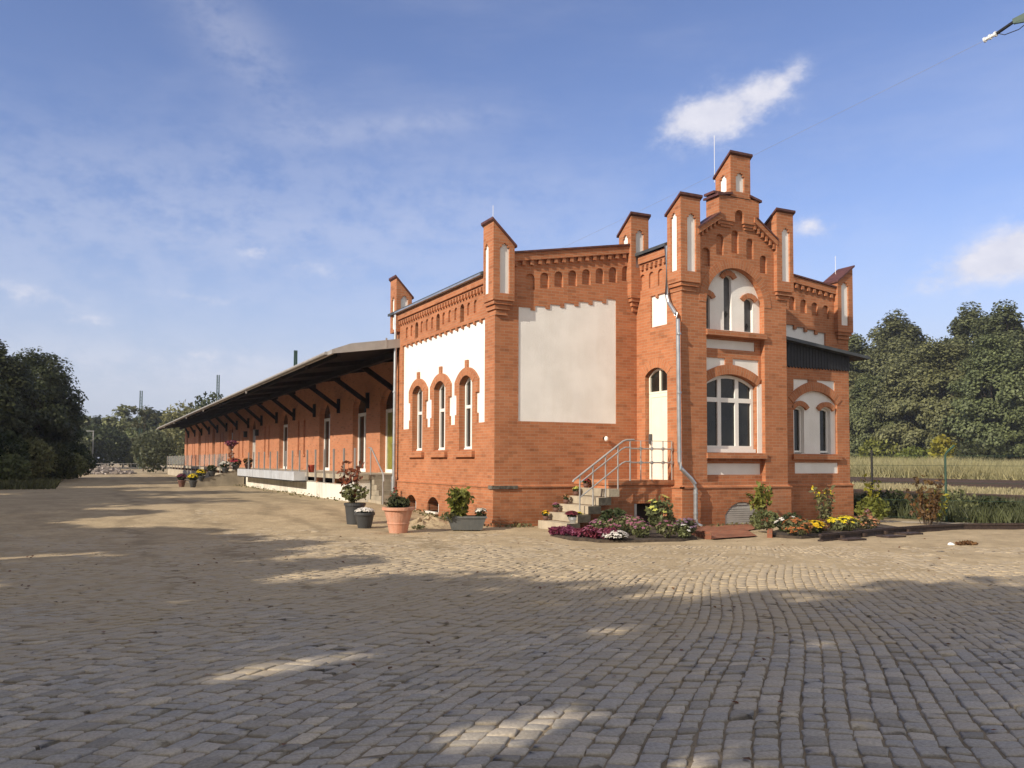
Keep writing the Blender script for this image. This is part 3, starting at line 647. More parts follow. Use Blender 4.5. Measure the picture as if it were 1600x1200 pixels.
# ---- plinth, string course
pl = M()
def ring(fr, a, b, z0=.0, z1=1.0, pr=.06, hls=()):
    pl.facade(fr, [(a, -.3), (b, -.3), (b, z1), (a, z1)], [(h, pr + .02, None) for h in hls], d0=-pr)
    pl.poly([fr.p(a, z1, -pr), fr.p(b, z1, -pr), fr.p(b, z1 + .07, 0), fr.p(a, z1 + .07, 0)])
ring(FL, YB - .06, YL, hls=[arch(c - .44, c + .44, .20, .42, .62) for c in (23.55, 25.37)]); ring(FB, X0 - .06, X1)
ring(FS, YR - .06, YB); ring(FR, X1 - .06, X2 + .06, hls=[arch(15.29, 16.45, .02, .30, .63)]); ring(F2, YR - .06, YB)
pl.build('plinth', BRICK, BLD)
sc = M()                                            # rounded brick string course
for fr, a, b in ((FL, YB - .085, YL), (FB, X0 - .085, X1), (FS, YR - .085, YB), (FR, X1 - .085, X2 + .085)):
    sc.fbox(fr, a, b, 1.0, 1.035, -.085, -.001)
sc.build('string_course', BRICK, BLD)
cs = M()
cs.fbox(FB, X0 - .10, X0 + .62, .965, 1.055, -.10, -.062); cs.fbox(FL, YB - .099, YB + .15, .965, 1.055, -.099, -.062)
cs.build('stone_course', mat('grey_stone_course', (.10, .09, .075), .9, var=.6, vscale=11), BLD)

# ---- cornices with dentils
co = None
def cornice_h(fr, a, b, z, step=.20):
    co.fbox(fr, a, b, z, z + .20, -.10, 0); co.fbox(fr, a, b, z - .05, z, -.045, 0)
    u = a + .06
    while u < b - .08: co.fbox(fr, u, u + .09, z - .17, z - .05, -.075, 0); u += step
for _a in ((FL, 20.05, 26.65, 6.27), (FS, YR + .55, 19.4, 7.08)):
    co = M(); cornice_h(*_a); co.build('cornice', BRICK, BLD)
def cornice_r(fr, a, b, zf, st=.235):
    n = int((b - a) / st); st = (b - a) / n
    for i in range(n):
        u = a + i * st; z = zf(u + st / 2)
        P = [(u, zf(u) - .20), (u + st, zf(u + st) - .20), (u + st, zf(u + st)), (u, zf(u))]
        co.prism(fr, P, -.09, 0)
        co.fbox(fr, u + .03, u + .13, z - .33, z - .205, -.07, 0)
for _a in ((FB, 10.08, 13.68, zB), (FB, 17.6, 21.5, zC)):
    co = M(); cornice_r(*_a); co.build('cornice', BRICK, BLD)
for sgn in (1, -1):
    rc = M()                                        # raking cornice of the gable with dentils
    for i in range(6):
        a = 14.40 + i * .135; b = a + .135
        if sgn < 0: a, b = 2 * XC + .03 - b, 2 * XC + .03 - a
        P = [(a, rake(a) - .14), (b, rake(b) - .14), (b, rake(b) + .01), (a, rake(a) + .01)]
        rc.prism(FR, P, -.14, 0); z = rake((a + b) / 2)
        rc.fbox(FR, a + .02, a + .09, z - .27, z - .145, -.09, 0)
    rc.build('raking_cornice', BRICK, BLD)
def coping(fr, a, b, zf, n=1, d0=-.13, d1=.30, t=.05):
    P = [(a, zf(a) + .005), (b, zf(b) + .005), (b, zf(b) + t), (a, zf(a) + t)]; cp = M(); cp.prism(fr, P, d0, d1); cp.build('coping', CAP, BLD)
coping(FB, 10.08, 13.68, zB); coping(FB, 17.6, 21.5, zC)
coping(FR, 14.40, 15.13, rake, d0=-.17); coping(FR, 16.38, 17.13, rake, d0=-.17)

# ---- turrets
def turret(x0, x1, y0, y1, z0, zh, zl, fall, insets, corb=None, left_inset=None, back=True):
    """square brick turret with a one-way sloping tile top; fall is the side it drops towards"""
    def zt(x, y):
        k = {'+x': (x - x0) / (x1 - x0), '-x': (x1 - x) / (x1 - x0), '+y': (y - y0) / (y1 - y0)}[fall]; return zh + (zl - zh) * k
    ff = Fr((0, y0, 0), (1, 0, 0), (0, -1, 0)); fl = Fr((x0, 0, 0), (0, 1, 0), (-1, 0, 0)); fr_ = Fr((x1, 0, 0), (0, 1, 0), (1, 0, 0)); fb = Fr((0, y1, 0), (1, 0, 0), (0, 1, 0))
    t = M(); ins = M(); e = .0
    def ipoly(c, w, a, b): return [(c - w / 2, a), (c + w / 2, a), (c + w / 2, b - .10), (c + w / 2 - .05, b - .10), (c + w / 2 - .05, b - .03), (c + .035, b - .03), (c + .035, b), (c - .035, b), (c - .035, b - .03), (c - w / 2 + .05, b - .03), (c - w / 2 + .05, b - .10), (c - w / 2, b - .10)]
    fi = ipoly(*insets); t.facade(ff, [(x0, z0), (x1, z0), (x1, zt(x1, y0)), (x0, zt(x0, y0))], [(fi, .05, None)]); ins.facade(ff, fi, d0=.05)
    li = ipoly(*left_inset) if left_inset else None
    t.facade(fl, [(y0, z0), (y1, z0), (y1, zt(x0, y1)), (y0, zt(x0, y0))], [(li, .05, None)] if li else [])
    if li: ins.facade(fl, li, d0=.05)
    t.facade(fr_, [(y0, z0), (y1, z0), (y1, zt(x1, y1)), (y0, zt(x1, y0))]); t.facade(fb, [(x0, z0), (x1, z0), (x1, zt(x1, y1)), (x0, zt(x0, y1))])
    t.poly([(x0, y0, z0), (x1, y0, z0), (x1, y1, z0), (x0, y1, z0)])
    o = t.build('turret', BRICK, BLD); ins.build('plaster_inset', PLASTER, o)
    c = M(); q = .05; P = [(x0 - q, y0 - q), (x1 + q, y0 - q), (x1 + q, y1 + q), (x0 - q, y1 + q)]
    lo = [(x, y, zt(x, y) + .006) for x, y in P]; hi = [(x, y, z + .06) for x, y, z in lo]
    c.poly(lo); c.poly(hi)
    for k in range(4): c.poly([lo[k], lo[(k + 1) % 4], hi[(k + 1) % 4], hi[k]])
    c.build('coping', CAP, o)
    if corb:
        k = M()
        for i, (a, b) in enumerate(((.0, .10), (.10, .22), (.22, .36))):
            s = (.035, .085, .13)[i]; bx = corb
            k.box(x0 + s * bx[0], x1 - s * bx[1], y0 + s * bx[2], y1, z0 - b + .004, z0 - a - .004)
        k.build('corbel', BRICK, o)
    return o
turret(9.46, 10.06, 19.42, 20.02, 5.74, 7.72, 7.16, '+x', (9.78, .27, 5.92, 7.20), (1, 1, 1), (19.84, .25, 5.94, 7.24))
turret(9.46, 10.0, 26.66, 27.26, 5.9, 7.64, 7.06, '+x', (9.74, .26, 6.0, 7.10), None, (27.0, .25, 6.0, 7.10))
turret(13.66, 14.24, 19.43, 20.02, 6.16, 8.42, 7.98, '+y', (13.95, .27, 7.0, 8.06), (1, 1, 1), (19.72, .25, 7.3, 7.95))
turret(13.85, 14.48, YR - .12, YR + .44, 6.28, 8.47, 8.1, '+y', (14.2, .28, 6.56, 8.06), (1, 1, 1), (YR + .17, .25, 6.58, 8.1))
turret(17.10, 17.70, YR - .12, YR + .44, 6.32, 8.49, 8.1, '+y', (17.43, .28, 6.60, 8.08), (1, 1, 1), (YR + .17, .25, 6.58, 8.1))
turret(21.5, 22.16, 19.46, 20.04, 5.78, 7.36, 7.36 + .48, '+x', (21.81, .31, 5.99, 7.36), (1, 1, 1), (19.75, .25, 6.0, 7.1))
# gable head: corbelled shoulder block and peak
gh = M(); sx0, sx1 = 15.13, 16.50
nb = [(sx0, 8.03), (15.66, 8.03), (15.66, 8.20)] + [(15.815 + .155 * math.cos(t), 8.2 + .17 * math.sin(t)) for t in np.linspace(math.pi, 0, 9)][1:-1] + [(15.97, 8.20), (15.97, 8.03), (sx1, 8.03), (sx1, 8.70), (sx0, 8.70)]
gh.prism(FR, nb, -.10, .42); gh.fbox(FR, 15.15, 16.48, 8.02, 8.68, .02, .40)
gh.fbox(FR, sx0 + .05, 15.62, 7.95, 8.026, -.07, .1); gh.fbox(FR, 16.01, sx1 - .05, 7.95, 8.026, -.07, .1)
gh.fbox(FR, sx0 + .1, 15.58, 7.88, 7.946, -.04, .1); gh.fbox(FR, 16.05, sx1 - .1, 7.88, 7.946, -.04, .1)
go = gh.build('gable_shoulder', BRICK, BLD)
for P_, bx_ in (([(15.06, 8.66), (15.56, 8.76), (15.56, 8.82), (15.06, 8.72)], (15.12, 15.50, 8.80, 8.86, .1, .5)), ([(16.57, 8.66), (16.16, 8.76), (16.16, 8.82), (16.57, 8.72)], (16.22, 16.42, 8.76, 8.90, .1, .4))):
    sc2 = M(); sc2.prism(FR, P_, -.14, .46); sc2.fbox(FR, *bx_); sc2.build('coping', CAP, go)
turret(15.52, 16.20, YR - .10, YR + .50, 8.68, 9.82, 9.36, '+y', (15.845, .29, 8.86, 9.38), None, (YR + .2, .27, 8.88, 9.35))

# ---- roofs
rf = M()
def slope(x0, x1, z0, z1, y0, y1, t=.08):
    rf.poly([(x0, y0, z0), (x1, y0, z1), (x1, y1, z1), (x0, y1, z0)]); rf.poly([(x0, y0, z0 - t), (x1, y0, z1 - t), (x1, y1, z1 - t), (x0, y1, z0 - t)])
    rf.poly([(x0, y0, z0 - t), (x1, y0, z1 - t), (x1, y0, z1), (x0, y0, z0)]); rf.poly([(x0, y0, z0 - t), (x0, y1, z0 - t), (x0, y1, z0), (x0, y0, z0)])
    rf.poly([(x0, y1, z0 - t), (x1, y1, z1 - t), (x1, y1, z1), (x0, y1, z0)])
slope(9.40, 15.8, 6.56, 7.70, 20.0, 27.35); slope(22.3, 15.8, 6.95, 7.70, 20.0, 27.35)
slope(13.78, 15.8, 7.38, 8.06, 18.1, 22.4); slope(17.75, 15.8, 7.38, 8.06, 18.1, 22.4)
ro = rf.build('roof', ROOF, BLD)
ch = M(); ch.box(14.55, 14.95, 19.2, 19.5, 7.5, 7.6); ch.build('roof_flashing', ZINC, ro)

# ---- windows
for c in WC:
    w = window(FL, c - HW + .015, c + HW - .015, 1.99, 3.77, 3.985, .17, BLD, cols=(c,), trans=3.16, fw=.075, bw=.09)
    s = M(); s.fbox(FL, c - HW, c + HW, 1.95, 1.985, .02, .25); s.fbox(FL, c - HW - .19, c + HW + .17, 1.78, 1.945, -.10, .02); s.build('sill', BRICK, w)
    s = M(); s.prism(FL, [(c - HW + .05, 1.975), (c + HW - .05, 1.975), (c + HW - .05, 2.03), (c - HW + .05, 2.03)], .13, .17); s.build('sill_board', PAINT, w)
w = window(FR, 14.81, 16.57, 2.02, 3.71, 3.985, d + .13, BLD, cols=(15.40, 16.0), trans=3.32, fw=.085, bw=.12)
s = M(); s.fbox(FR, 14.74, 16.76, 1.77, 1.91, -.05, d + .1); s.fbox(FR, 14.82, 16.56, 1.915, 2.015, d + .05, d + .2); s.build('sill', BRICK, w)
s = M(); s.fbox(FR, 14.82, 16.56, 1.925, 2.02, d + .03, d + .049); s.build('sill_board', PAINT, w)
rv = M(); rv.prism(FR, [(16.585, 1.915), (16.738, 1.915), (16.738, 3.78), (16.66, 3.78), (16.585, 3.70)], d - .02, d - .002); rv.build('white_reveal', PLASTER, w)
s = M(); s.fbox(FR, 14.74, 16.78, 4.98, 5.12, -.07, .16); s.build('upper_sill', BRICK, BLD)
for c in (21.668, 23.412, 25.156):
    q = M(); q.prism(FL, niche_poly(c, .26, 5.50, 6.0), .28, .30); q.build('attic_vent', DARKIN, BLD)
# cellar windows and hatch
for c in (23.55, 25.37):
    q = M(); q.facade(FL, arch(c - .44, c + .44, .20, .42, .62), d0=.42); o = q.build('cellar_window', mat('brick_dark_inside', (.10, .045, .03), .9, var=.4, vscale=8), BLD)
    q = M(); q.fbox(FL, c - .43, c - .39, .2, .44, -.05, .40); q.build('white_reveal', PLASTER, o)
    q = M(); q.fbox(FL, c - .42, c + .46, .14, .20, -.16, .40); q.build('sill', CONC_W, o)
hm = M(); hp = arch(15.29, 16.45, .02, .30, .63)
hm.prism(FR, hp, -.03, .04); hat = hm.build('cellar_hatch', mat('hatch_grey', (.36, .355, .34), .6, var=.1), BLD)
q = M()
for i in range(8): q.fbox(FR, 15.36, 16.38, .06 + i * .055, .10 + i * .055, -.045, -.03)
q.fbox(FR, 15.70, 16.04, .555, .585, -.05, -.03)
for a, b in ((15.29, 15.34), (16.40, 16.45)): q.fbox(FR, a, b, .02, .30, -.05, -.03)
q.build('slats', mat('hatch_slat_grey', (.42, .41, .39), .6, var=.1), hat)
# door
dm = M(); dm.facade(FS, [(18.27, 1.2), (19.21, 1.2), (19.21, 3.50), (18.27, 3.50)], [([(18.36, 1.32), (19.12, 1.32), (19.12, 3.40), (18.36, 3.40)], .012, 0)], d0=.12)
door = dm.build('door', CREAM, BLD)
window(FS, 18.27, 19.21, 3.505, 3.96, 4.17, .12, door, cols=(18.72,), fw=.05, bw=.06, mat_f=CREAM, name='transom_window')
q = M(); q.fbox(FS, 19.08, 19.16, 2.15, 2.42, .06, .12); q.build('handle', DARKPANEL, door)
q = M(); q.fbox(FS, 18.24, 19.24, 1.14, 1.196, -.02, .14); q.build('threshold', CONC, door)
# downpipes
q = M(); q.tube([(13.84, 18.12, 7.3), (13.84, 18.10, 6.0), (13.84, 18.02, 5.8), (13.80, 17.68, 5.45), (13.80, 17.60, 5.3), (13.80, 17.56, 1.66), (13.82, 17.52, 1.50), (14.10, 17.47, 1.24), (14.20, 17.46, 1.12), (14.22, 17.46, .98), (14.22, 17.46, .22), (14.25, 17.44, .10), (14.36, 17.40, .04)], .052, 12)
for z in (1.9, 3.4, 4.9): q.lathe([(.062, 0), (.062, .05)], (13.80, 17.565, z), 12)
for z in (.35, .85): q.lathe([(.062, 0), (.062, .05)], (14.22, 17.46, z), 12)
q.build('downpipe', ZINC, BLD, smooth=True)
q = M(); q.tube([(9.47, 26.74, 6.45), (9.45, 26.74, 1.15)], .055, 12); q.tube([(9.45, 26.74, 1.16), (9.45, 26.74, .18)], .085, 12)
for z in (2.2, 3.9, 5.4): q.lathe([(.068, 0), (.068, .05)], (9.455, 26.74, z), 12)
q.build('downpipe', ZINC, BLD, smooth=True)
gt = M(); gt.box(9.38, 9.50, 20.06, 26.64, 6.475, 6.52); gt.build('gutter', ZINC, BLD)
# lightning rods
for x, y, z0, z1 in ((15.62, 18.3, 9.3, 10.6), (9.7, 19.95, 7.5, 8.3), (21.9, 19.9, 7.5, 8.3)):
    q = M(); q.tube([(x, y, z0), (x, y, z1)], .007, 6); q.build('lightning_rod', PAINT, BLD)

# ---- lean-to on the right of the bay
YA, XA = 18.35, 20.68; g_ = lambda u: 18.50 + (u - 18.84) * .955; FA = Fr((0, YA, 0), (1, 0, 0), (0, -1, 0))
an = M(); wp = arch(g_(18.80), g_(20.60), 1.92, 3.36, 3.74, 17)
tp = archtop(g_(18.80), g_(20.60), 3.36, 3.74)
hA = [(wp, .07, None), ([(g_(18.84), 1.36), (g_(20.62), 1.36), (g_(20.62), 1.67), (g_(18.84), 1.67)], .03, 1)]
hA.append(([(u, tp(u) + .27) for u in np.linspace(g_(18.82), g_(19.42), 5)] + [(g_(19.42), 4.06), (g_(18.82), 4.06)], .03, 1))
hA.append(([(u, tp(u) + .27) for u in np.linspace(g_(19.78), g_(20.52), 5)] + [(g_(20.52), 4.06), (g_(19.78), 4.06)], .03, 1))
an.facade(FA, [(X2, -.3), (XA, -.3), (XA, 4.45), (X2, 4.45)], hA)
FA2 = Fr((XA, 0, 0), (0, 1, 0), (1, 0, 0)); an.facade(FA2, [(YA, -.3), (YB, -.3), (YB, 4.8), (YA, 4.8)])
arcband(an, FA, g_(18.80), g_(20.60), 3.36, 3.74, .24, -.02, .06, n=26)
an.facade(FA, [(X2, -.3), (XA + .06, -.3), (XA + .06, 1.0), (X2, 1.0)], d0=-.06); an.poly([FA.p(X2, 1.0, -.06), FA.p(XA + .06, 1.0, -.06), FA.p(XA, 1.07, 0), FA.p(X2, 1.07, 0)])
an.facade(FA2, [(YA - .06, -.3), (YB, -.3), (YB, 1.0), (YA - .06, 1.0)], d0=-.06); an.poly([FA2.p(YA - .06, 1.0, -.06), FA2.p(YB, 1.0, -.06), FA2.p(YB, 1.07, 0), FA2.p(YA - .06, 1.07, 0)])
an.fbox(FA, X2 + .1, XA + .085, 1.0, 1.035, -.085, -.061)
lean = an.build('lean_to_wall', [BRICK, PLASTER], BLD)
sw = [(arch(g_(18.90), g_(19.30), 1.93, 3.18, 3.27, 7), .20, None), (arch(g_(19.95), g_(20.40), 1.93, 3.18, 3.27, 7), .20, None)]
q = M(); q.facade(FA, wp, sw, d0=.07); q.build('plaster_panel', PLASTER, lean)
for a, b in ((g_(18.90), g_(19.30)), (g_(19.95), g_(20.40))):
    w = window(FA, a + .01, b - .01, 1.96, 3.17, 3.26, .17, lean, fw=.055); arc = M(); arcband(arc, FA, a - .03, b + .03, 3.19, 3.30, .14, .0, .08, n=9, ext=.06); arc.build('brick_arch', BRICK, lean)
q = M(); q.fbox(FA, g_(18.72), g_(20.72), 1.76, 1.90, -.08, .1); q.build('sill', BRICK, lean)
bd = M(); zr = lambda x: 5.18 - .115 * (x - X2)
x = X2 + .01
while x < XA - .02:
    e = min(x + .118, XA + .02); bd.prism(FA, [(x, 4.42), ((x + e) / 2, 4.37), (e - .012, 4.42), (e - .012, zr(e)), (x, zr(x))], -.035, -.004); x += .118
bd.fbox(FA, X2 + .01, XA, 4.45, 4.80, .0, .03); bd.build('board_gable', BLACK, lean)
lr = M()
P = [(X2 + .004, zr(X2)), (21.3, zr(21.3)), (21.3, zr(21.3) + .09), (X2 + .004, zr(X2) + .09)]; lr.prism(FA, P, -.25, YB - YA - .004)
x = X2 + .5
lr.build('lean_to_roof', ROOF, lean)

# ================================================================== front steps and landing
ST = thing('front_steps', (0, 0, 0), 'concrete steps with brick landing and cellar opening below the cream door', 'steps')
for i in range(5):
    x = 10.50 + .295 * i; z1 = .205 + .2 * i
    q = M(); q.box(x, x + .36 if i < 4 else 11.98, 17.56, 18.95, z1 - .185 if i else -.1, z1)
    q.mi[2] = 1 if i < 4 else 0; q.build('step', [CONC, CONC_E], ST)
q = M(); FLd = Fr((0, 18.0, 0), (1, 0, 0), (0, -1, 0))
# brick wall under the steps, stepped, and landing block with opening
pts = [(10.85, -.2), (13.95, -.2), (13.95, 1.08), (11.96, 1.08), (11.96, .82), (11.66, .82), (11.66, .62), (11.37, .62), (11.37, .42), (11.08, .42), (11.08, .22), (10.85, .22)]
q.facade(FLd, pts, [([(12.72, -.1), (13.72, -.1), (13.72, .62), (12.72, .62)], .3, None)])
q.poly([(11.96, 18.0, .9), (11.96, 19.6, .9), (11.96, 19.6, 1.08), (11.96, 18.0, 1.08)])
q.box(11.93, 13.955, 17.97, 19.6, 1.085, 1.205)
q.build('landing_wall', BRICK, ST)
q = M(); q.fbox(FLd, 12.68, 13.76, .622, .86, -.012, .02); lin = M()
for i in range(14): lin.fbox(FLd, 12.66 + i * .08, 12.735 + i * .08, .625, .86, -.012, .02)
lin.build('brick_lintel', BRICK, ST)
q = M(); q.fbox(FLd, 12.73, 12.79, -.1, .615, .04, .28); q.fbox(FLd, 12.73, 13.71, -.1, .61, .29, .32); q.build('cellar_opening', DARKIN, ST)
q = M(); q.fbox(FLd, 12.73, 12.80, -.1, .612, .0, .035); q.build('opening_frame', STEEL, ST)
RL = thing('stair_railing', (0, 0, 0), 'galvanised steel tube railing beside the front steps and landing', 'railing')
yr = 17.68
q = M(); q.tube([(10.74, yr, 1.18), (10.76, yr, 1.22), (12.17, yr, 2.17), (12.26, yr, 2.20), (12.50, yr, 2.21)], .024, 8); q.build('handrail', STEEL, RL, smooth=True)
for dz in (.17, .52):
    q = M(); q.tube([(10.93, yr, 1.33 - dz), (12.14, yr, 2.15 - dz), (12.24, yr, 2.19 - dz), (12.40, yr, 2.19 - dz), (12.62, 18.0, 2.17 - dz), (13.92, 18.0, 2.17 - dz)], .018, 8); q.build('rail', STEEL, RL, smooth=True)
q = M(); q.tube([(12.50, yr, 2.21), (12.64, 18.0, 2.20), (13.92, 18.0, 2.20)], .008, 6); q.build('thin_rail', STEEL, RL)
for x, zb, zt in ((10.93, .40, 1.34), (11.30, .6, 1.57), (11.66, .80, 1.82), (12.02, 1.0, 2.06), (12.38, 1.2, 2.2)):
    q = M(); q.tube([(x, yr, zb), (x, yr, zt)], .018, 8); q.build('post', STEEL, RL, smooth=True)
for x in (12.93, 13.27, 13.62, 13.9):
    q = M(); q.tube([(x, 18.0, 1.2), (x, 18.0, 2.2)], .015, 8)
    for z in (1.65, 2.0): q.box(x - .03, x + .03, 17.975, 18.02, z - .04, z + .04)
    q.build('post', STEEL, RL, smooth=False)
lp = M(); lp.lathe([(.03, 0), (.05, .03), (.055, .07), (.045, .11), (.015, .13)], (12.9, 19.52, 2.22), 14); lp.fbox(FB, 12.86, 12.94, 2.26, 2.34, .0, -.09 * -1)
tag(lp.build('wall_lamp', LAMPG, None, smooth=True), 'small white globe lamp on the brick wall beside the door', 'lamp')

# ================================================================== long warehouse behind
WA, WB_ = Vector((11.2, 26.7, 0)), Vector((10.2, 91.2, 0)); WU = (WB_ - WA).normalized(); WN = Vector((-WU.y, WU.x, 0)); WL = (WB_ - WA).length
FW = Fr(WA, WU, WN); FZ = 1.20
WH = thing('long_warehouse', (0, 0, 0), 'long low orange brick warehouse with a deep dark timber canopy over its loading doors', 'warehouse')
DOORS = [(4.6, 6.4), (8.15, 9.95), (13.45, 15.3), (21.8, 23.8), (30.4, 32.5), (38.4, 40.2), (46.2, 47.6), (53.8, 55.3), (62.0, 63.2)]
SLITS = [(18.15, .36), (19.35, .36), (26.5, .36), (27.6, .36), (34.6, .36), (36.0, .36), (42.4, .36), (43.7, .36), (49.7, .36), (51.1, .36), (57.6, .36), (58.8, .36)]
hw = []
for a, b in DOORS: hw.append((arch(a, b, FZ + .002, 3.98, 4.5), .32, None))
for c, w in SLITS: hw.append((arch(c - w / 2, c + w / 2, 2.0, 3.75, 3.86, 7), .16, 0))
q = M(); q.facade(FW, [(-1.5, -.2), (WL, -.2), (WL, 5.9), (-1.5, 5.9)], hw)
e = FW.p(WL, 0); q.poly([(e.x, e.y, -.2), (e.x + 12, e.y, -.2), (e.x + 12, e.y, 5.6), (e.x + 6, e.y, 6.5), (e.x, e.y, 5.9)])
q.poly([(23, 27, -.2), (e.x + 12, e.y, -.2), (e.x + 12, e.y, 5.6), (23, 27, 5.6)])
for c, w in SLITS: q.fbox(FW, c - w / 2 - .05, c + w / 2 + .05, 1.90, 1.995, -.06, .1)
q.build('wall', BRICK_W, WH)
for k, (a, b) in enumerate(DOORS):
    am = M(); arcband(am, FW, a, b, 3.98, 4.5, .25, -.012, .1, n=14); am.build('brick_arch', BRICK_W, WH)
    dm = M(); c = (a + b) / 2; grey = k >= 4
    pn = [([(a + .11, FZ + .14), (c - .07, FZ + .14), (c - .07, 3.60), (a + .11, 3.60)], .06, None), ([(c + .07, FZ + .14), (b - .11, FZ + .14), (b - .11, 3.60), (c + .07, 3.60)], .06, None)]
    dm.facade(FW, [(a, FZ + .01), (b, FZ + .01), (b, 3.74), (a, 3.74)], [] if grey else pn, d0=.24)
    do = dm.build('door', GREYPAINT if grey else PAINT, WH)
    if not grey:
        g = M(); g.fbox(FW, a + .05, b - .05, FZ + .05, 3.7, .285, .30); g.build('pane', GLASS_C if k == 0 else GLASS, do)
    g = M(); g.prism(FW, arch(a, b, 3.745, 3.98, 4.5), .26, .28); g.build('fanlight', GLASS, do)
    g = M(); g.fbox(FW, a - .05, b + .05, FZ - .06, FZ + .008, -.04, .30); g.build('threshold', CONC_W, do)
for u in (29.6, 33.3):
    g = M(); g.fbox(FW, u - .14, u + .14, 3.25, 3.6, -.2, 0); g.fbox(FW, u - .18, u + .18, 3.6, 3.64, -.24, 0); g.build('wall_lamp', BLACK, WH)
# canopy: eave line, boards, beams, braces
def eave(y): t = (y - 26.7) / 65; return 7.33 + .38 * t, 5.12 - .30 * t
def wx(y): return 11.2 - (y - 26.7) / 64.5
ys = np.linspace(26.74, 92.3, 24)
top, und, fas = M(), M(), M(); SL = .145
for y0, y1 in zip(ys, ys[1:]):
    (xa, za), (xb, zb) = eave(y0), eave(y1); rx = 17.0
    top.poly([(xa, y0, za + .05), (rx, y0, za + .05 + SL * (rx - xa)), (rx, y1, zb + .05 + SL * (rx - xb)), (xb, y1, zb + .05)])
    top.poly([(24, y0, 5.4), (rx, y0, za + .05 + SL * (rx - xa)), (rx, y1, zb + .05 + SL * (rx - xb)), (24, y1, 5.4)])
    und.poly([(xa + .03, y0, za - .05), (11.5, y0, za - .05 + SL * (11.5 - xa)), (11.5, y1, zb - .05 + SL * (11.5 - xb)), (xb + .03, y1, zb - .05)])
    fas.poly([(xa, y0, za - .07), (xb, y1, zb - .07), (xb, y1, zb + .06), (xa, y0, za + .06)])
    fas.poly([(xa, y0, za - .07), (xb, y1, zb - .07), (xb + .09, y1, zb - .07), (xa + .09, y0, za - .07)])
    fas.poly([(xa + .09, y0, za - .07), (xb + .09, y1, zb - .07), (xb + .09, y1, zb + .02), (xa + .09, y0, za + .02)])
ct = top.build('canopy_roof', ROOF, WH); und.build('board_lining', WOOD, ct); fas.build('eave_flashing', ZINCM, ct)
vg = M(); xa, za = eave(26.7); FV = Fr((0, 26.68, 0), (1, 0, 0), (0, -1, 0))
vg.prism(FV, [(xa, za - .07), (10.6, za - .07 + SL * (10.6 - xa)), (10.6, za + .23 + SL * (10.6 - xa)), (xa + .62, za + .20 + SL * .62), (xa, za + .06)], -.02, .05)
vg.fbox(FV, 9.1, 9.16, 5.36, 5.66, -.03, -.021); vg.build('verge_flashing', ZINCM, ct)
q = M(); P = [(eave(y)[0] + 2.15, y, eave(y)[1] + SL * 2.15 - .26) for y in ys]
for a, b in zip(P, P[1:]): q.bar(a, b, .16, .20)
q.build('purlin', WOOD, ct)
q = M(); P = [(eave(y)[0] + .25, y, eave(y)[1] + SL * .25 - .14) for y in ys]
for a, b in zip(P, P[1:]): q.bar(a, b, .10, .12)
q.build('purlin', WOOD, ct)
u = 3.7
while u < WL:
    b = FW.p(u, 0); x0, z0 = eave(b.y); q = M()
    q.bar((b.x, b.y, 4.05), (x0 + 2.15, b.y, z0 + SL * 2.15 - .30), .15, .17)
    q.bar((b.x, b.y, z0 + SL * (b.x - x0) - .16), (x0 + .06, b.y, z0 - .12), .12, .15)
    q.bar((b.x - .06, b.y, 3.85), (b.x - .06, b.y, 4.5), .13, .13)
    q.build('bracket', WOOD, WH); u += 4.12
for y in (42.0, 57.5, 67, 76, 85):
    x, z = eave(y); q = M(); q.box(x - .03, x + .03, y - .05, y + .05, z - .2, z - .06); q.build('gutter_bracket', ZINCM, ct)
q = M()
for y0, y1 in ((27.2, 40), (40.02, 60), (60.02, 92)):
    (xa, za), (xb, zb) = eave(y0), eave(y1)
    q.tube([(xa - .05, y0, za + .0), (xb - .05, y1, zb + .0)], .055, 8)
q.build('gutter', ZINCM, ct)

# ------------------------------------------------------------------ loading platform
PF = thing('loading_platform', (0, 0, 0), 'raised concrete loading platform with pale retaining wall along the warehouse', 'platform')
q = M(); ye = 91.0
q.poly([(8.6, 28.3, FZ), (11.6, 28.3, FZ), (10.5, ye, FZ), (8.6, ye, FZ)])
q.box(8.6, 8.75, 28.3, ye, FZ - .17, FZ - .004); q.box(8.6, 11.4, 28.3, 28.45, FZ - .17, FZ - .005)
q.build('slab', CONC, PF)
q = M(); q.box(8.62, 8.95, 28.6, 34.9, -.1, .82); q.build('retaining_wall', CONC_W, PF)
q = M(); q.box(8.70, 9.05, 34.94, 49.0, -.1, .86); q.build('retaining_wall', CONC_W, PF)
q = M(); q.box(8.64, 8.95, 52.3, ye, -.1, .84); q.build('retaining_wall', CONC, PF)
y = 29.3; rr = random.Random(3)
while y < 90:
    q = M(); q.box(8.9, 9.2, y - .19, y + .19, .8, FZ - .17); q.build('pier', BRICK, PF); y += 2.6
q = M(); q.box(8.62, 9.19, 28.36, 28.58, -.1, FZ - .18); q.build('retaining_wall', CONC_W, PF)
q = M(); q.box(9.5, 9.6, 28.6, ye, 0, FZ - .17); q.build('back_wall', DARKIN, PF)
# dock plate
q = M(); q.box(8.12, 8.60, 35.0, 48.2, .86, 1.215)
dk = q.build('dock_plate', SILVER, PF); q = M()
for y in (39.4, 43.8): q.box(8.105, 8.12, y - .012, y + .012, .86, 1.21)
q.build('joint', ZINC, dk)
q = M(); q.box(8.16, 8.62, 34.96, 48.24, .815, .855); q.build('rubber_buffer', BLACK, PF)
# stairs at the near end
for i in range(6):
    z1 = .34 + .172 * i
    if i == 5: z1 = FZ - .006
    q = M(); q.box(9.2, 10.6, 26.98 + .25 * i, 28.32, z1 - .18 if i else .0, z1); q.build('step', CONC_D, PF)
q = M(); q.box(9.1, 9.195, 26.95, 28.3, .1, .36); q.build('cheek', CONC, PF)
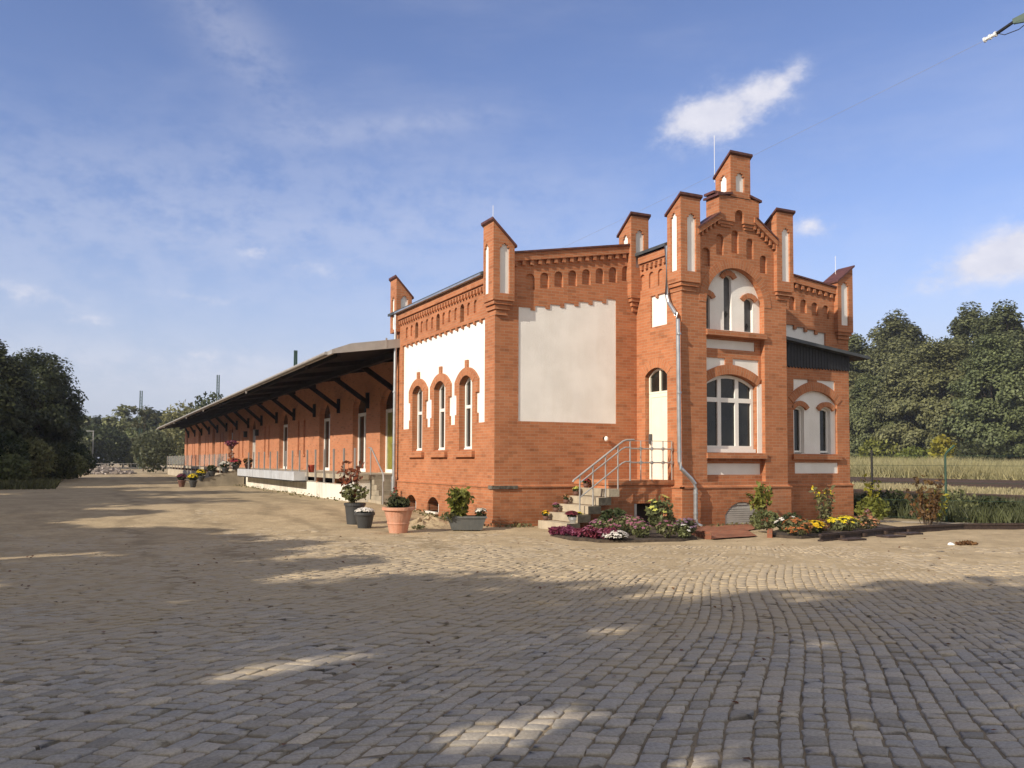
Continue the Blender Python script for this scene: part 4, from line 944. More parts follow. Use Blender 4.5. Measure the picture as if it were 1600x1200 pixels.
# side stairs coming out into the yard
for i in range(6):
    x1 = 8.62 - .5 * i; z1 = 1.10 - .155 * i
    q = M(); q.box(x1 - .5, x1, 49.1, 50.6, 0.1, z1); q.build('step', CONC_D, PF)
q = M(); F9 = Fr((0, 49.0, 0), (1, 0, 0), (0, -1, 0)); q.prism(F9, [(5.45, .1), (8.6, .1), (8.6, 1.18), (8.3, 1.18), (5.45, .42)], -.15, .09); q.build('cheek', CONC_D, PF)
PR = thing('platform_railing', (0, 0, 0), 'row of grey steel railing posts with glass along the loading platform edge', 'railing')
ypost = [28.1 + 1.3 * i for i in range(6)] + [35.9, 37.2, 38.5, 40.2, 41.8, 43.2, 44.6, 46.0, 47.4] + [52.4 + 2.4 * i for i in range(17)]
for y in ypost:
    q = M(); q.box(8.53, 8.585, y - .035, y + .035, .86 if y < 34.8 or y > 49 else 1.22, 2.10); q.build('post', STEEL, PR)
GL2 = bpy.data.materials.new('clear_glass'); GL2.use_nodes = True
_n = GL2.node_tree.nodes; _b = _n['Principled BSDF']; _b.inputs['Base Color'].default_value = (.55, .6, .6, 1); _b.inputs['Roughness'].default_value = .15; _b.inputs['Alpha'].default_value = .16
for a, b in ((52.4, 71.6), (71.8, 90.7)):
    q = M(); q.box(8.61, 8.62, a, b, 1.3, 2.07); q.build('glass_panel', GL2, PR)
q = M(); q.box(8.62, 10.3, 90.8, 90.81, 1.25, 2.08); q.build('glass_panel', GL2, PR)
q = M(); q.tube([(9.14, 28.4, 2.12), (9.14, 28.15, 2.10), (9.14, 26.85, 1.22), (9.14, 26.8, 1.0)], .025, 8); q.tube([(9.14, 26.9, .2), (9.14, 26.9, 1.25)], .022, 8); q.tube([(9.14, 28.2, 1.2), (9.14, 28.2, 2.12)], .022, 8)
q.build('stair_handrail', STEEL, PR)

# ================================================================== plants
def blob(n, rx, ry, rz, rng, zc=0, shell=.4):
    p = rng.normal(size=(n, 3)); p /= np.linalg.norm(p, axis=1)[:, None]; p *= rng.uniform(shell, 1, n)[:, None] ** .6
    return p * (rx, ry, rz) + (0, 0, zc)
def plant(name, x, y, label, cat, r, h, lm, n=180, ls=.06, fm=None, nf=0, fs=.05, group=None, z=None, spread=1.0, stems=0, fl_top=.55, seed=None, bare=.1):
    rng = np.random.default_rng(seed if seed is not None else int(abs(x * 1000 + y * 77)) % 100000)
    t = thing(name, (x, y, hz(x, y) if z is None else z), label, cat, group)
    C = blob(n, r, r * spread, h * .48, rng, h * .5)
    C = C[C[:, 2] > h * bare * .3]
    V, F = leaves(C, ls, rng); npmesh('foliage', V, F, lm, t)
    if fm:
        C = blob(nf * 3, r * 1.02, r * spread * 1.02, h * .5, rng, h * .54, .92); C = C[C[:, 2] > h * fl_top][:nf]
        Vs, Fs = [], []
        for c in C:                                    # a little rosette of petals facing up and outwards
            k = 5; a0 = rng.uniform(0, 6.28); o = np.array([c[0] / max(r, .01) * .5, c[1] / max(r, .01) * .5, .9]); o /= np.linalg.norm(o); e1 = np.cross(o, [.3, 1, .2]); e1 /= np.linalg.norm(e1); e2 = np.cross(o, e1)
            s = fs * rng.uniform(.7, 1.25)
            for j in range(k):
                a = a0 + j * 6.283 / k; d = e1 * math.cos(a) + e2 * math.sin(a); q = np.cross(o, d); b0 = len(Vs)
                Vs += [c, c + d * s * .5 + q * s * .3 + o * s * .1, c + d * s + o * s * .08, c + d * s * .5 - q * s * .3 + o * s * .1]; Fs.append((b0, b0 + 1, b0 + 2, b0 + 3))
        npmesh('flowers', np.array(Vs), np.array(Fs), fm, t)
    if stems:
        q = M()
        for i in range(stems):
            a = rng.uniform(0, 6.28); rr = r * rng.uniform(.2, .7); q.tube([(rr * .2 * math.cos(a), rr * .2 * math.sin(a), 0), (rr * math.cos(a), rr * math.sin(a), h * .75)], .008, 5)
        q.build('stem', BARK, t)
    return t
def sprays(name, x, y, label, cat, r, h, lm, nst=9, nl=26, ls=.05, group=None, z=None, fm=None, seed=1, lo=.18):
    """upright stems, leaves carried along each"""
    rng = np.random.default_rng(seed); t = thing(name, (x, y, hz(x, y) if z is None else z), label, cat, group); q = M(); Cs, Cf = [], []
    for i in range(nst):
        a = rng.uniform(0, 6.28); rr = r * rng.uniform(.15, 1); hh = h * rng.uniform(.62, 1.0)
        p0 = np.array([rr * .25 * math.cos(a), rr * .25 * math.sin(a), 0]); p1 = np.array([rr * math.cos(a), rr * math.sin(a), hh]); pm = (p0 + p1) / 2 + rng.normal(0, .03, 3)
        q.tube([p0, pm, p1], [.010, .008, .004], 5)
        for k in range(nl):
            s = rng.uniform(lo, 1); b = p0 * (1 - s) ** 2 + 2 * pm * s * (1 - s) + p1 * s * s; Cs.append(b + rng.normal(0, .045, 3))
            if fm and s > .93: Cf.append(b + rng.normal(0, .04, 3))
    q.build('stem', BARK, t); V, F = leaves(np.array(Cs), ls, rng, asp=2); npmesh('foliage', V, F, lm, t)
    if fm and Cf: V, F = leaves(np.array(Cf), ls * .8, rng); npmesh('flowers', V, F, fm, t)
    return t
def pot(name, x, y, label, cat, r0, r1, h, mt, z=None, rim=.02, group=None, band=False):
    t = thing(name, (x, y, hz(x, y) if z is None else z), label, cat, group); q = M()
    pr = [(r0 * .98, 0), (r0, .01)]
    if band: pr += [(r0 + (r1 - r0) * .30, h * .34), (r0 + (r1 - r0) * .30 + .012, h * .36), (r0 + (r1 - r0) * .33 + .012, h * .40), (r0 + (r1 - r0) * .34, h * .42)]
    pr += [(r1 - .004, h - .07), (r1 + rim, h - .065), (r1 + rim, h - .004), (r1 + rim - .006, h), (r1 - .025, h), (r1 - .035, h - .05)]
    q.lathe(pr, n=28); q.build('pot_body', mt, t, smooth=False)
    q = M(); q.lathe([(.01, h - .052), (r1 - .034, h - .05)], n=20); q.build('potting_soil', SOIL, t); return t

# pots by the left wall
pot('flower_pot', 6.82, 18.95, 'large terracotta pot with a moulded band holding a low green shrub', 'flower pot', .21, .335, .60, TERRA, rim=.045, band=True)
plant('potted_shrub', 6.82, 18.95, 'low dark green shrub growing in the large terracotta pot', 'plant', .27, .30, LEAF_D, 420, .06, z=hz(6.8, 18.95) + .54, seed=2)
sprays('potted_shrub', 6.68, 18.9, 'feathery blue green sprig in the left of the large terracotta pot', 'plant', .10, .42, LEAF_G, 6, 26, .05, z=hz(6.8, 18.95) + .52, seed=3)
TT = thing('plant_trough', (8.55, 18.95, hz(8.5, 19)), 'slate grey rectangular trough planter at the brick building corner', 'planter', rz=-.42)
q = M(); L0, L1, w0, w1, hh = .36, .47, .15, .21, .36
lo = [(-L0, -w0, .03), (L0, -w0, .03), (L0, w0, .03), (-L0, w0, .03)]; hi = [(-L1, -w1, hh), (L1, -w1, hh), (L1, w1, hh), (-L1, w1, hh)]; inn = [(a * .93, b * .88, hh) for a, b, c in hi]; inl = [(a, b, hh - .06) for a, b, c in inn]
q.poly(lo)
for A_, B_ in ((lo, hi), (hi, inn), (inn, inl)):
    for k in range(4): q.poly([A_[k], A_[(k + 1) % 4], B_[(k + 1) % 4], B_[k]])
for sx in (-1, 1): q.box(sx * .28 - .04, sx * .28 + .04, -.1, .1, 0, .035)
q.box(-L1 - .012, L1 + .012, -w1 - .012, -w1, hh - .05, hh); q.build('trough_body', TROUGH, TT)
q = M(); q.poly(inl); q.build('potting_soil', SOIL, TT)
sprays('potted_shrub', 8.38, 19.0, 'upright yellow green leafy shrub in the slate grey trough', 'plant', .34, .72, LEAF_L, 22, 40, .075, z=.30, seed=11)
plant('potted_flowers', 8.86, 18.82, 'white flowers at the right end of the slate grey trough', 'flowers', .15, .22, LEAF_D, 120, .045, P_WHITE, 34, .05, z=.32, seed=5)
sprays('potted_flowers', 8.12, 18.98, 'trailing leafy sprig spilling over the left end of the grey trough', 'plant', .16, .16, LEAF_M, 8, 16, .05, z=.27, seed=8)
pot('flower_pot', 6.52, 20.55, 'round dark plastic pot full of white flowers beside the terracotta pot', 'flower pot', .16, .235, .40, DARKPOT)
plant('potted_flowers', 6.52, 20.55, 'low white flowers in the round dark plastic pot', 'flowers', .22, .16, LEAF_D, 120, .05, P_WHITE, 110, .05, z=.35 + hz(6.5, 20.5), fl_top=.5, seed=6)
pot('flower_pot', 6.62, 21.7, 'tall dark pot behind the white flowers holding the red leaved shrub', 'flower pot', .20, .26, .56, DARKPOT)
plant('potted_shrub', 6.62, 21.7, 'green shrub with white blossom in the tall dark pot', 'plant', .36, .52, LEAF_M, 260, .075, P_WHITE, 22, .05, z=.58, seed=7)
sprays('potted_shrub', 6.60, 21.78, 'red leaved shrub rising from the tall dark pot by the platform stairs', 'plant', .42, 1.2, LEAF_R, 9, 18, .08, z=.56, seed=9)
pot('flower_pot', 9.75, 25.9, 'small brown pot of red flowers at the foot of the platform stairs', 'flower pot', .10, .14, .24, REDPOT, z=hz(9.4, 26))
bpy.data.objects['flower_pot.003'].location = (9.28, 26.2, hz(9.3, 26.2))
plant('potted_flowers', 9.28, 26.2, 'red flowers in the small brown pot by the platform stairs', 'flowers', .13, .40, LEAF_M, 70, .05, P_RED, 18, .05, z=hz(9.3, 26.2) + .2, fl_top=.2, seed=10)
# pots on the front steps, one beside each riser
for i, (c, nm) in enumerate(((P_YEL, 'yellow'), (P_PINK, 'pink'), (P_PEACH, 'peach'), (P_LIME, 'pale yellow'), (P_RED, 'dark red'))):
    x = 10.56 + .295 * i; z1 = .205 + .2 * i; wrd = ('bottom', 'second', 'third', 'fourth', 'top')[i]
    pot('flower_pot', x + .07, 18.80, 'little brown pot at the wall end of the %s concrete step' % wrd, 'flower pot', .05, .07, .11, REDPOT, z=z1, rim=.006, group='little pots on the front steps')
    plant('potted_flowers', x + .07, 18.80, '%s flowers in the little pot on the %s concrete step' % (nm, wrd), 'flowers', .085, .15, LEAF_D, 70, .04, c, 16, .045, z=z1 + .09, group='flowers on the front steps', seed=20 + i)
pot('flower_pot', 10.80, 17.74, 'galvanised pot of pansies at the front of the bottom step', 'flower pot', .09, .13, .15, ZINC, z=.205, rim=.008)
plant('potted_flowers', 10.74, 17.74, 'dark magenta pansies in the galvanised pot on the bottom step', 'flowers', .15, .16, LEAF_D, 90, .045, P_MAG, 60, .05, z=.33, seed=31)
plant('potted_flowers', 10.90, 17.66, 'orange yellow pansies at the right of the galvanised pot', 'flowers', .08, .13, LEAF_D, 40, .04, P_YEL, 18, .05, z=.33, seed=32)
# pots down the yard stairs of the platform
yd = [(5.28, 48.2, .26, REDPOT, P_MAG, 'dark brown pot with withered flowers standing first on the yard', .35), (5.75, 47.4, .26, DARKPOT, P_YEL, 'dark pot of bright yellow flowers on the yard by the side stairs', .4),
      (6.35, 48.95, .55, DARKPOT, P_YEL, 'dark pot of yellow green flowers lower on the stair wall', .38), (6.9, 48.95, .8, DARKPOT, None, 'dark pot with a dense green ball on the stair wall', .42),
      (7.6, 48.95, 1.0, DARKPOT, P_WHITE, 'dark pot of white and green leaves high on the stair wall', .45), (8.15, 48.95, 1.15, DARKPOT, P_RED, 'dark pot of russet flowers near the top of the stair wall', .45), (8.9, 49.4, 1.2, REDPOT, P_ORA, 'brown pot of orange flowers on the platform beside the side stairs', .4)]
for i, (x, y, z, pm, fm, lb, r) in enumerate(yd):
    z = hz(x, y) if z < .3 else z
    pot('flower_pot', x, y, lb, 'flower pot', .13, .20, .36 if z < .5 else .28, pm, z=z, group='pots down the platform side stairs')
    plant('potted_flowers', x, y, 'plant growing in the ' + lb.split(' standing')[0].split(' near')[0].split(' high')[0].split(' lower')[0].split(' on the')[0], 'flowers', r * .66, .38, LEAF_D, 150, .08, fm, 46 if fm else 0, .08, z=z + (.32 if z < .5 else .24), group='flowers down the platform side stairs', seed=40 + i)
HB = thing('hanging_flower_stand', (8.0, 49.6, 1.2), 'tall stand with a crown of dark red flowers beside the side stairs', 'flower stand')
q = M(); q.tube([(0, 0, 0), (0, 0, 1.15)], .03, 8); q.lathe([(.22, 0), (.22, .04)], n=14); q.lathe([(.1, 1.1), (.2, 1.3)], n=14); q.build('stand_post', REDPOT, HB)
Cc = blob(120, .36, .36, .17, np.random.default_rng(3), 1.42); V, F = leaves(Cc, .11, np.random.default_rng(4)); npmesh('flowers', V, F, P_MAG, HB)
Cc = blob(60, .2, .2, .4, np.random.default_rng(5), .7); V, F = leaves(Cc, .10, np.random.default_rng(4)); npmesh('trailing_flowers', V, F, P_ORA, HB)
pot('flower_pot', 8.75, 34.7, 'small red pot standing on the loading platform edge', 'flower pot', .1, .14, .3, P_RED, z=FZ)

# ------------------------------------------------------------------ flower beds
def bedmesh(name, pts, hgt_, seed):
    q = M(); c = Vector((sum(p[0] for p in pts) / len(pts), sum(p[1] for p in pts) / len(pts), 0)); rng = random.Random(seed)
    P = [Vector((x, y, hz(x, y))) for x, y in pts]; rings = [[p + Vector((0, 0, -.06)) for p in P]]
    for k, (s, z) in enumerate(((.97, .05), (.85, hgt_), (.5, hgt_ + .02))): rings.append([c + (p - c) * s + Vector((0, 0, z + rng.uniform(-.015, .015))) for p in P])
    for a, b in zip(rings, rings[1:]):
        for k in range(len(P)): q.poly([a[k], a[(k + 1) % len(P)], b[(k + 1) % len(P)], b[k]])
    q.poly(rings[-1]); o = q.build(name, SOIL); tag(o, kind='structure'); return o
bedmesh('flower_bed', [(9.6, 16.85), (9.55, 15.85), (9.8, 15.1), (10.2, 14.85), (10.85, 14.72), (11.6, 14.6), (12.1, 14.75), (12.6, 15.6), (13.5, 17.3), (13.4, 17.92), (11.9, 17.9), (11.3, 17.4), (10.9, 17.3), (10.2, 17.25)], .05, 1)
bedmesh('flower_bed', [(13.95, 14.55), (14.2, 13.95), (15.2, 14.05), (16.6, 14.35), (17.8, 14.6), (18.8, 15.0), (19.4, 16.2), (19.0, 17.6), (17.4, 17.0), (15.6, 16.0), (14.4, 15.2)], .06, 2)
HG = 'heather plants in a row along the left bed'
for i in range(9):
    t = i / 8; x = 9.66 + .42 * t + .03 * (i % 2); y = 16.7 - 1.62 * t
    lb = ['small heather plant at the far tip of the left bed', 'dull magenta heather second from the tip of the left bed', 'magenta heather third from the tip of the left bed', 'magenta heather in the middle of the heather row', 'magenta heather just right of the middle of the row', 'tall magenta heather below the bottom step', 'bright magenta heather nearer the white flowers', 'magenta heather close to the white flowers', 'magenta heather beside the white flowers'][i]
    plant('heather_plant', x, y, lb, 'heather', .13 + .02 * (i % 3), .17 + .025 * ((i * 7) % 3) + (.04 if i > 4 else 0), P_MAG, 170, .045, P_PINK if i % 2 else P_MAG, 30, .03, group=HG, z=.05, seed=60 + i)
plant('white_flowers', 10.18, 15.05, 'patch of bright white flowers at the front of the left bed', 'flowers', .25, .19, LEAF_D, 150, .05, P_WHITE, 110, .06, z=.05, spread=.8, fl_top=.35, seed=71)
PG = 'pink asters in the left bed'
for i, (x, y, h, r, lb) in enumerate(((10.62, 15.75, .44, .25, 'pink aster clump right behind the white flowers'), (10.9, 15.15, .40, .24, 'pink aster clump at the front right of the white flowers'), (11.15, 15.75, .48, .26, 'tall pink aster clump in the middle of the left bed'), (11.45, 15.0, .42, .25, 'pink aster clump at the front edge of the left bed'), (11.35, 16.3, .46, .25, 'pink aster clump in front of the hydrangea'), (10.75, 16.6, .36, .22, 'pink aster clump nearest the concrete steps'))):
    plant('aster_plant', x, y, lb, 'flowers', r * .9, h * .88, LEAF_M, 230, .05, P_PINK, 22, .045, group=PG, z=.05, fl_top=.6, seed=80 + i)
plant('cream_flowers', 11.72, 14.78, 'small plant with a few cream flowers at the front of the left bed', 'flowers', .15, .28, LEAF_M, 120, .05, P_WHITE, 7, .06, z=.05, seed=88)
plant('hydrangea_bush', 12.55, 16.7, 'green hydrangea with lime yellow heads before the cellar opening', 'bush', .34, .82, LEAF_M, 330, .075, P_LIME, 12, .085, z=.05, stems=6, seed=90, fl_top=.55)
plant('dark_bush', 11.55, 17.2, 'dark green leafy bush below the stair railing', 'bush', .38, .52, LEAF_D, 320, .075, z=.05, stems=4, seed=91)
plant('lavender_plant', 11.95, 15.0, 'pinkish grey lavender clump at the right of the left bed', 'plant', .24, .42, LEAF_G, 260, .05, P_LAV, 40, .04, z=.05, seed=92)
plant('lavender_plant', 12.15, 15.3, 'dull green lavender clump at the right edge of the left bed', 'plant', .24, .36, LEAF_G, 260, .05, P_LAV, 14, .04, z=.05, seed=93)
plant('aster_plant', 12.85, 16.7, 'small violet aster near the downpipe', 'flowers', .2, .3, LEAF_G, 130, .05, P_LAV, 26, .05, z=.05, seed=94)
sprays('yellow_green_shrub', 15.95, 16.95, 'slender yellow green shrub beside the arched cellar hatch', 'shrub', .30, 1.12, LEAF_L, 9, 30, .085, seed=95, lo=.55)
# right bed
plant('chrysanthemum_plant', 14.42, 14.25, 'russet orange chrysanthemum at the left end of the right bed', 'flowers', .32, .40, LEAF_O, 260, .06, P_ORA, 130, .045, z=.05, fl_top=.18, seed=100)
plant('chrysanthemum_plant', 15.25, 14.55, 'bright yellow chrysanthemum beside the white roses', 'flowers', .24, .30, LEAF_D, 170, .055, P_YEL, 70, .055, z=.05, fl_top=.5, seed=101)
plant('chrysanthemum_plant', 16.35, 14.75, 'large bright yellow chrysanthemum dome in the middle of the right bed', 'flowers', .40, .36, LEAF_M, 330, .06, P_YEL, 80, .055, z=.05, fl_top=.66, seed=102)
plant('chrysanthemum_plant', 17.35, 14.95, 'peach coloured chrysanthemum near the rusty rail', 'flowers', .32, .34, LEAF_O, 240, .06, P_PEACH, 80, .045, z=.05, fl_top=.3, seed=103)
plant('white_roses', 15.0, 15.1, 'dark green rose with a few white blooms behind the yellow flowers', 'flowers', .30, .38, LEAF_D, 230, .06, P_WHITE, 13, .06, z=.05, seed=104)
plant('rose_bush', 14.75, 15.6, 'dark green leafy bush behind the orange chrysanthemum', 'bush', .34, .52, LEAF_M, 300, .07, z=.05, seed=105)
plant('rose_bush', 15.75, 15.75, 'low dark rose bush in the middle of the right bed', 'bush', .3, .40, LEAF_D, 240, .07, z=.05, seed=106)
sprays('rose_bush', 17.35, 16.2, 'tall open rose with yellow leaves before the lean-to corner', 'bush', .42, 1.15, LEAF_M, 9, 24, .065, fm=P_YEL, z=.04, seed=107)
plant('pink_plant', 17.95, 16.0, 'low plant with pinkish leaves at the lean-to corner', 'plant', .2, .3, LEAF_B, 120, .05, P_PINK, 8, .05, z=.04, seed=108)
plant('brown_plant', 15.85, 14.9, 'dry brownish plant between the two yellow chrysanthemums', 'plant', .2, .3, LEAF_B, 130, .05, z=.05, seed=109)
sprays('red_leaved_shrub', 20.9, 16.0, 'loose rust red shrub in front of the green fence post', 'shrub', .72, 1.35, LEAF_B, 15, 26, .075, seed=110)
sprays('yellow_sapling', 21.75, 16.3, 'thin yellow leaved sapling right of the rust red shrub', 'sapling', .5, 1.15, LEAF_Y, 5, 16, .08, seed=111)
plant('light_green_bush', 20.25, 17.2, 'light green bush by the dark fence post', 'bush', .48, .75, LEAF_L, 330, .09, z=-.02, seed=112)
sprays('dry_flower_stems', 18.6, 16.0, 'a few dry pink flower stems behind the rusty rail', 'plant', .3, .45, LEAF_B, 5, 10, .05, fm=P_PINK, seed=113)
# brick edging and paving in front of the bay
q = M(); q.poly([(13.9, 17.5, .045), (13.05, 15.75, .04), (12.35, 14.62, .035), (13.75, 14.78, .035), (14.6, 16.0, .04), (16.9, 17.35, .045), (17.3, 17.55, .05), (14.0, 17.58, .05)]); o = q.build('brick_path', BRICK_PAVE); tag(o, kind='structure')
EG = thing('brick_edging', (0, 0, 0), 'low red brick edging beside the path in front of the bay', 'edging')
for a, b in (((13.3, 17.1), (12.35, 14.72)), ((14.55, 15.2), (13.85, 14.5))):
    q = M(); A_, B_ = Vector((*a, 0)), Vector((*b, 0)); n = 8
    for i in range(n):
        p0 = A_.lerp(B_, i / n) ; p1 = A_.lerp(B_, (i + .92) / n); q.bar(p0 + Vector((0, 0, .06)), p1 + Vector((0, 0, .06)), .11, .16 if i < n - 1 else .22)
    q.build('brick_row', BRICK_PAVE, EG)
# rusty rail used as an edge, with sleepers sticking out
RLS = thing('old_rail', (0, 0, 0), 'old rusty rail lying on the yard as an edge of the flower bed', 'rail')
pp = [Vector((14.25, 13.45, 0)), Vector((15.6, 13.72, 0)), Vector((17.2, 14.15, 0)), Vector((18.6, 14.35, 0)), Vector((20.2, 14.42, 0)), Vector((22.4, 13.65, 0)), Vector((25, 12.7, 0))]
q = M()
for a, b in zip(pp, pp[1:]):
    z = Vector((0, 0, 1)); q.bar(a + z * .02, b + z * .02, .12, .035); q.bar(a + z * .075, b + z * .075, .03, .10); q.bar(a + z * .135, b + z * .135, .07, .05)
q.build('rail_bar', RUST, RLS)
for x, y in ((15.1, 13.45), (16.55, 13.62), (17.6, 14.0)):
    q = M(); q.box(x - .28, x + .28, y - .22, y + .12, -.05, .045); q.build('sleeper_end', RUST, RLS)
for x, y in ((15.0, 13.6), (15.9, 13.8), (16.9, 14.06), (17.9, 14.24)):
    q = M(); q.box(x - .04, x + .04, y - .10, y - .03, 0, .10); q.build('rail_clip', RUST, RLS)
def stone(x, y, s, m_, label, seed, cat='stone'):
    rng = np.random.default_rng(seed); q = M(); n = 9; prof = []
    rings = [[(x + s * k * (1 + .25 * rng.normal()) * math.cos(6.283 * i / n), y + s * k * math.sin(6.283 * i / n) * (1 + .2 * rng.normal()), hz(x, y) + z * s) for i in range(n)] for k, z in ((.9, -.2), (1, .3), (.7, .75), (.2, .95))]
    for a, b in zip(rings, rings[1:]):
        for k in range(n): q.poly([a[k], a[(k + 1) % n], b[(k + 1) % n], b[k]])
    q.poly(rings[-1]); return tag(q.build('stone', m_), label, cat)
stone(16.05, 11.75, .065, CERAM, 'white stone lying on the sand in front of the rail', 1)
plant('dead_leaves', 16.4, 11.65, 'brown heap of dead weeds beside the white stone', 'weeds', .30, .07, LEAF_B, 110, .06, z=.0, spread=.5, seed=120)
# sand heap at the foot of the wall
def heap(name, x, y, rx, ry, h, seed):
    n, k = 24, 8; V = [(x, y, hz(x, y) + h)]; F = []; rng = np.random.default_rng(seed)
    for j in range(1, k + 1):
        for i in range(n):
            r = j / k; a = 6.283 * i / n; xx, yy = x + rx * r * math.cos(a), y + ry * r * math.sin(a); V.append((xx, yy, hz(xx, yy) + h * (1 - r) ** 1.2 * (1 + .25 * rng.normal()) - .03 * r))
    for i in range(n): F.append((0, 1 + i, 1 + (i + 1) % n, 0))
    q = M()
    for i in range(n): q.poly([V[0], V[1 + i], V[1 + (i + 1) % n]])
    for j in range(k - 1):
        for i in range(n): a = 1 + j * n; b = a + n; q.poly([V[a + i], V[b + i], V[b + (i + 1) % n], V[a + (i + 1) % n]])
    o = q.build(name, SAND, smooth=True); tag(o, kind='structure')
heap('sand_heap', 7.9, 20.2, 1.2, .9, .20, 4); heap('sand_heap', 8.7, 21.6, .8, 1.2, .16, 5)
plant('weed_tuft', 7.6, 19.7, 'small tuft of weeds on the sand beside the terracotta pot', 'weeds', .16, .12, LEAF_O, 60, .05, seed=121)

# ================================================================== railway side on the right
FN = thing('green_fence', (0, 0, 0), 'thin wire fence with green coated posts along the railway side', 'fence')
fp = [(19.95, 19.4), (21.24, 18.05), (22.56, 16.63), (24.6, 14.5), (26.6, 12.4)]
for i, (x, y) in enumerate(fp):
    q = M(); q.tube([(x, y, -.1), (x, y, 1.9), (x + .06, y - .02, 2.0), (x + .24, y - .12, 2.18)] if i != 1 else [(x, y, -.1), (x, y, 2.05)], .032, 8)
    q.build('post', GREENP if i != 1 else BLACK, FN)
q = M()
for (x0, y0), (x1, y1) in zip(fp, fp[1:]):
    for z in (.1, .6, 1.1, 1.6, 1.88): q.tube([(x0, y0, z), (x1, y1, z)], .0045, 4)
q.build('fence_wire', GREENP, FN)
sprays('climbing_plant', 21.24, 18.05, 'yellowing climber growing up the dark fence post', 'plant', .30, 1.5, LEAF_Y, 6, 22, .085, z=-.03, seed=130)
def strip(name, pts, z, mt):
    q = M(); q.poly([(x, y, z) for x, y in pts]); tag(q.build(name, mt), kind='structure')
strip('kerb_strip', [(17.6, 18.2), (18.2, 17.4), (20.6, 16.9), (23.2, 14.6), (23.5, 14.9), (21.0, 17.4), (19.5, 19.2)], .012, CONC)
strip('railway_bed', [(31, -20), (43, -20), (43, 180), (31, 180)], .10, RUSTBED)
strip('railway_bed', [(57, -20), (72, -20), (72, 180), (57, 180)], .16, RUSTBED)
for i, x in enumerate((34.0, 35.45, 60.5, 61.95, 67, 68.45)):
    q = M(); q.box(x - .04, x + .04, -20, 180, .16, .36); tag(q.build('railway_rail', RUST), '%s of the rusty rails running past behind the fence' % ('nearest', 'second nearest', 'third nearest', 'third farthest', 'second farthest', 'farthest')[i], 'rail', 'rails behind the fence')
q = M(); q.box(55.5, 56.3, -20, 180, -.1, .42); tag(q.build('platform_kerb', RUST), 'long dark edge of an old platform beyond the near tracks', 'kerb')
def grassfield(name, n, box, h, mt, seed, wd=.05):
    rng = np.random.default_rng(seed); x = rng.uniform(box[0], box[1], n); y = rng.uniform(box[2], box[3], n); keep = fbm(x, y, 6, seed) > rng.uniform(.1, .5, n); x, y = x[keep], y[keep]; n = len(x)
    z = hgt(x, y); hh = h * rng.uniform(.5, 1.2, n) * (.6 + .8 * fbm(x, y, 9, seed + 5)); a = rng.uniform(0, 6.28, n); w = wd * rng.uniform(.6, 1.4, n); lx, ly = rng.normal(0, .42, n) * hh, rng.normal(0, .42, n) * hh
    c, s = np.cos(a) * w, np.sin(a) * w
    V = np.stack([np.stack([x - c, y - s, z - .02], -1), np.stack([x + c, y + s, z - .02], -1), np.stack([x + lx, y + ly, z + hh], -1)], 1).reshape(-1, 3)
    o = npmesh(name, V, np.arange(3 * n).reshape(n, 3), mt); tag(o, kind='stuff'); return o
tag(grassfield('dry_meadow', 130000, (73, 97, 30, 115), 1.9, GRASS, 1, .045), 'tall pale dry grass in front of the right-hand trees', 'grass')
tag(grassfield('trackside_grass', 26000, (43, 57, 10, 75), .30, GRASS, 2, .05), 'dry grass growing between the railway tracks', 'grass')
tag(grassfield('trackside_weeds', 34000, (22.6, 31, 8, 34), .50, GRASS_G, 3, .028), 'green weeds along the near side of the railway', 'weeds')
def shrub(name, x, y, r, h, lm, label, seed, n=900, ls=.14, group=None):
    return plant(name, x, y, label, 'bush', r, h, lm, n, ls, group=group, seed=seed, bare=0)
WG = 'bushes along the railway fence'
for i, (x, y, r, h, lm, lb) in enumerate(((23.2, 19.2, 1.0, 1.15, LEAF_D, 'dark round bush just beyond the dark fence post'), (24.4, 18.0, 1.1, 1.2, LEAF_M, 'green bush between the two fence posts'), (25.3, 17.0, .8, .9, LEAF_D, 'dark low bush behind the rust red shrub'), (25.2, 14.9, .9, .95, LEAF_D, 'dark bush right of the green fence post'), (26.6, 14.0, 1.1, .95, LEAF_M, 'mid green weeds clump at the right edge'), (22.4, 20.4, .8, 1.0, LEAF_D, 'dark bush tucked behind the lean-to corner'), (27.3, 15.2, .9, 1.1, LEAF_O, 'olive weeds clump far right behind the fence'))):
    shrub('railway_bush', x, y, r * .85, h * .78, lm, lb, 140 + i, 520, .09, WG)

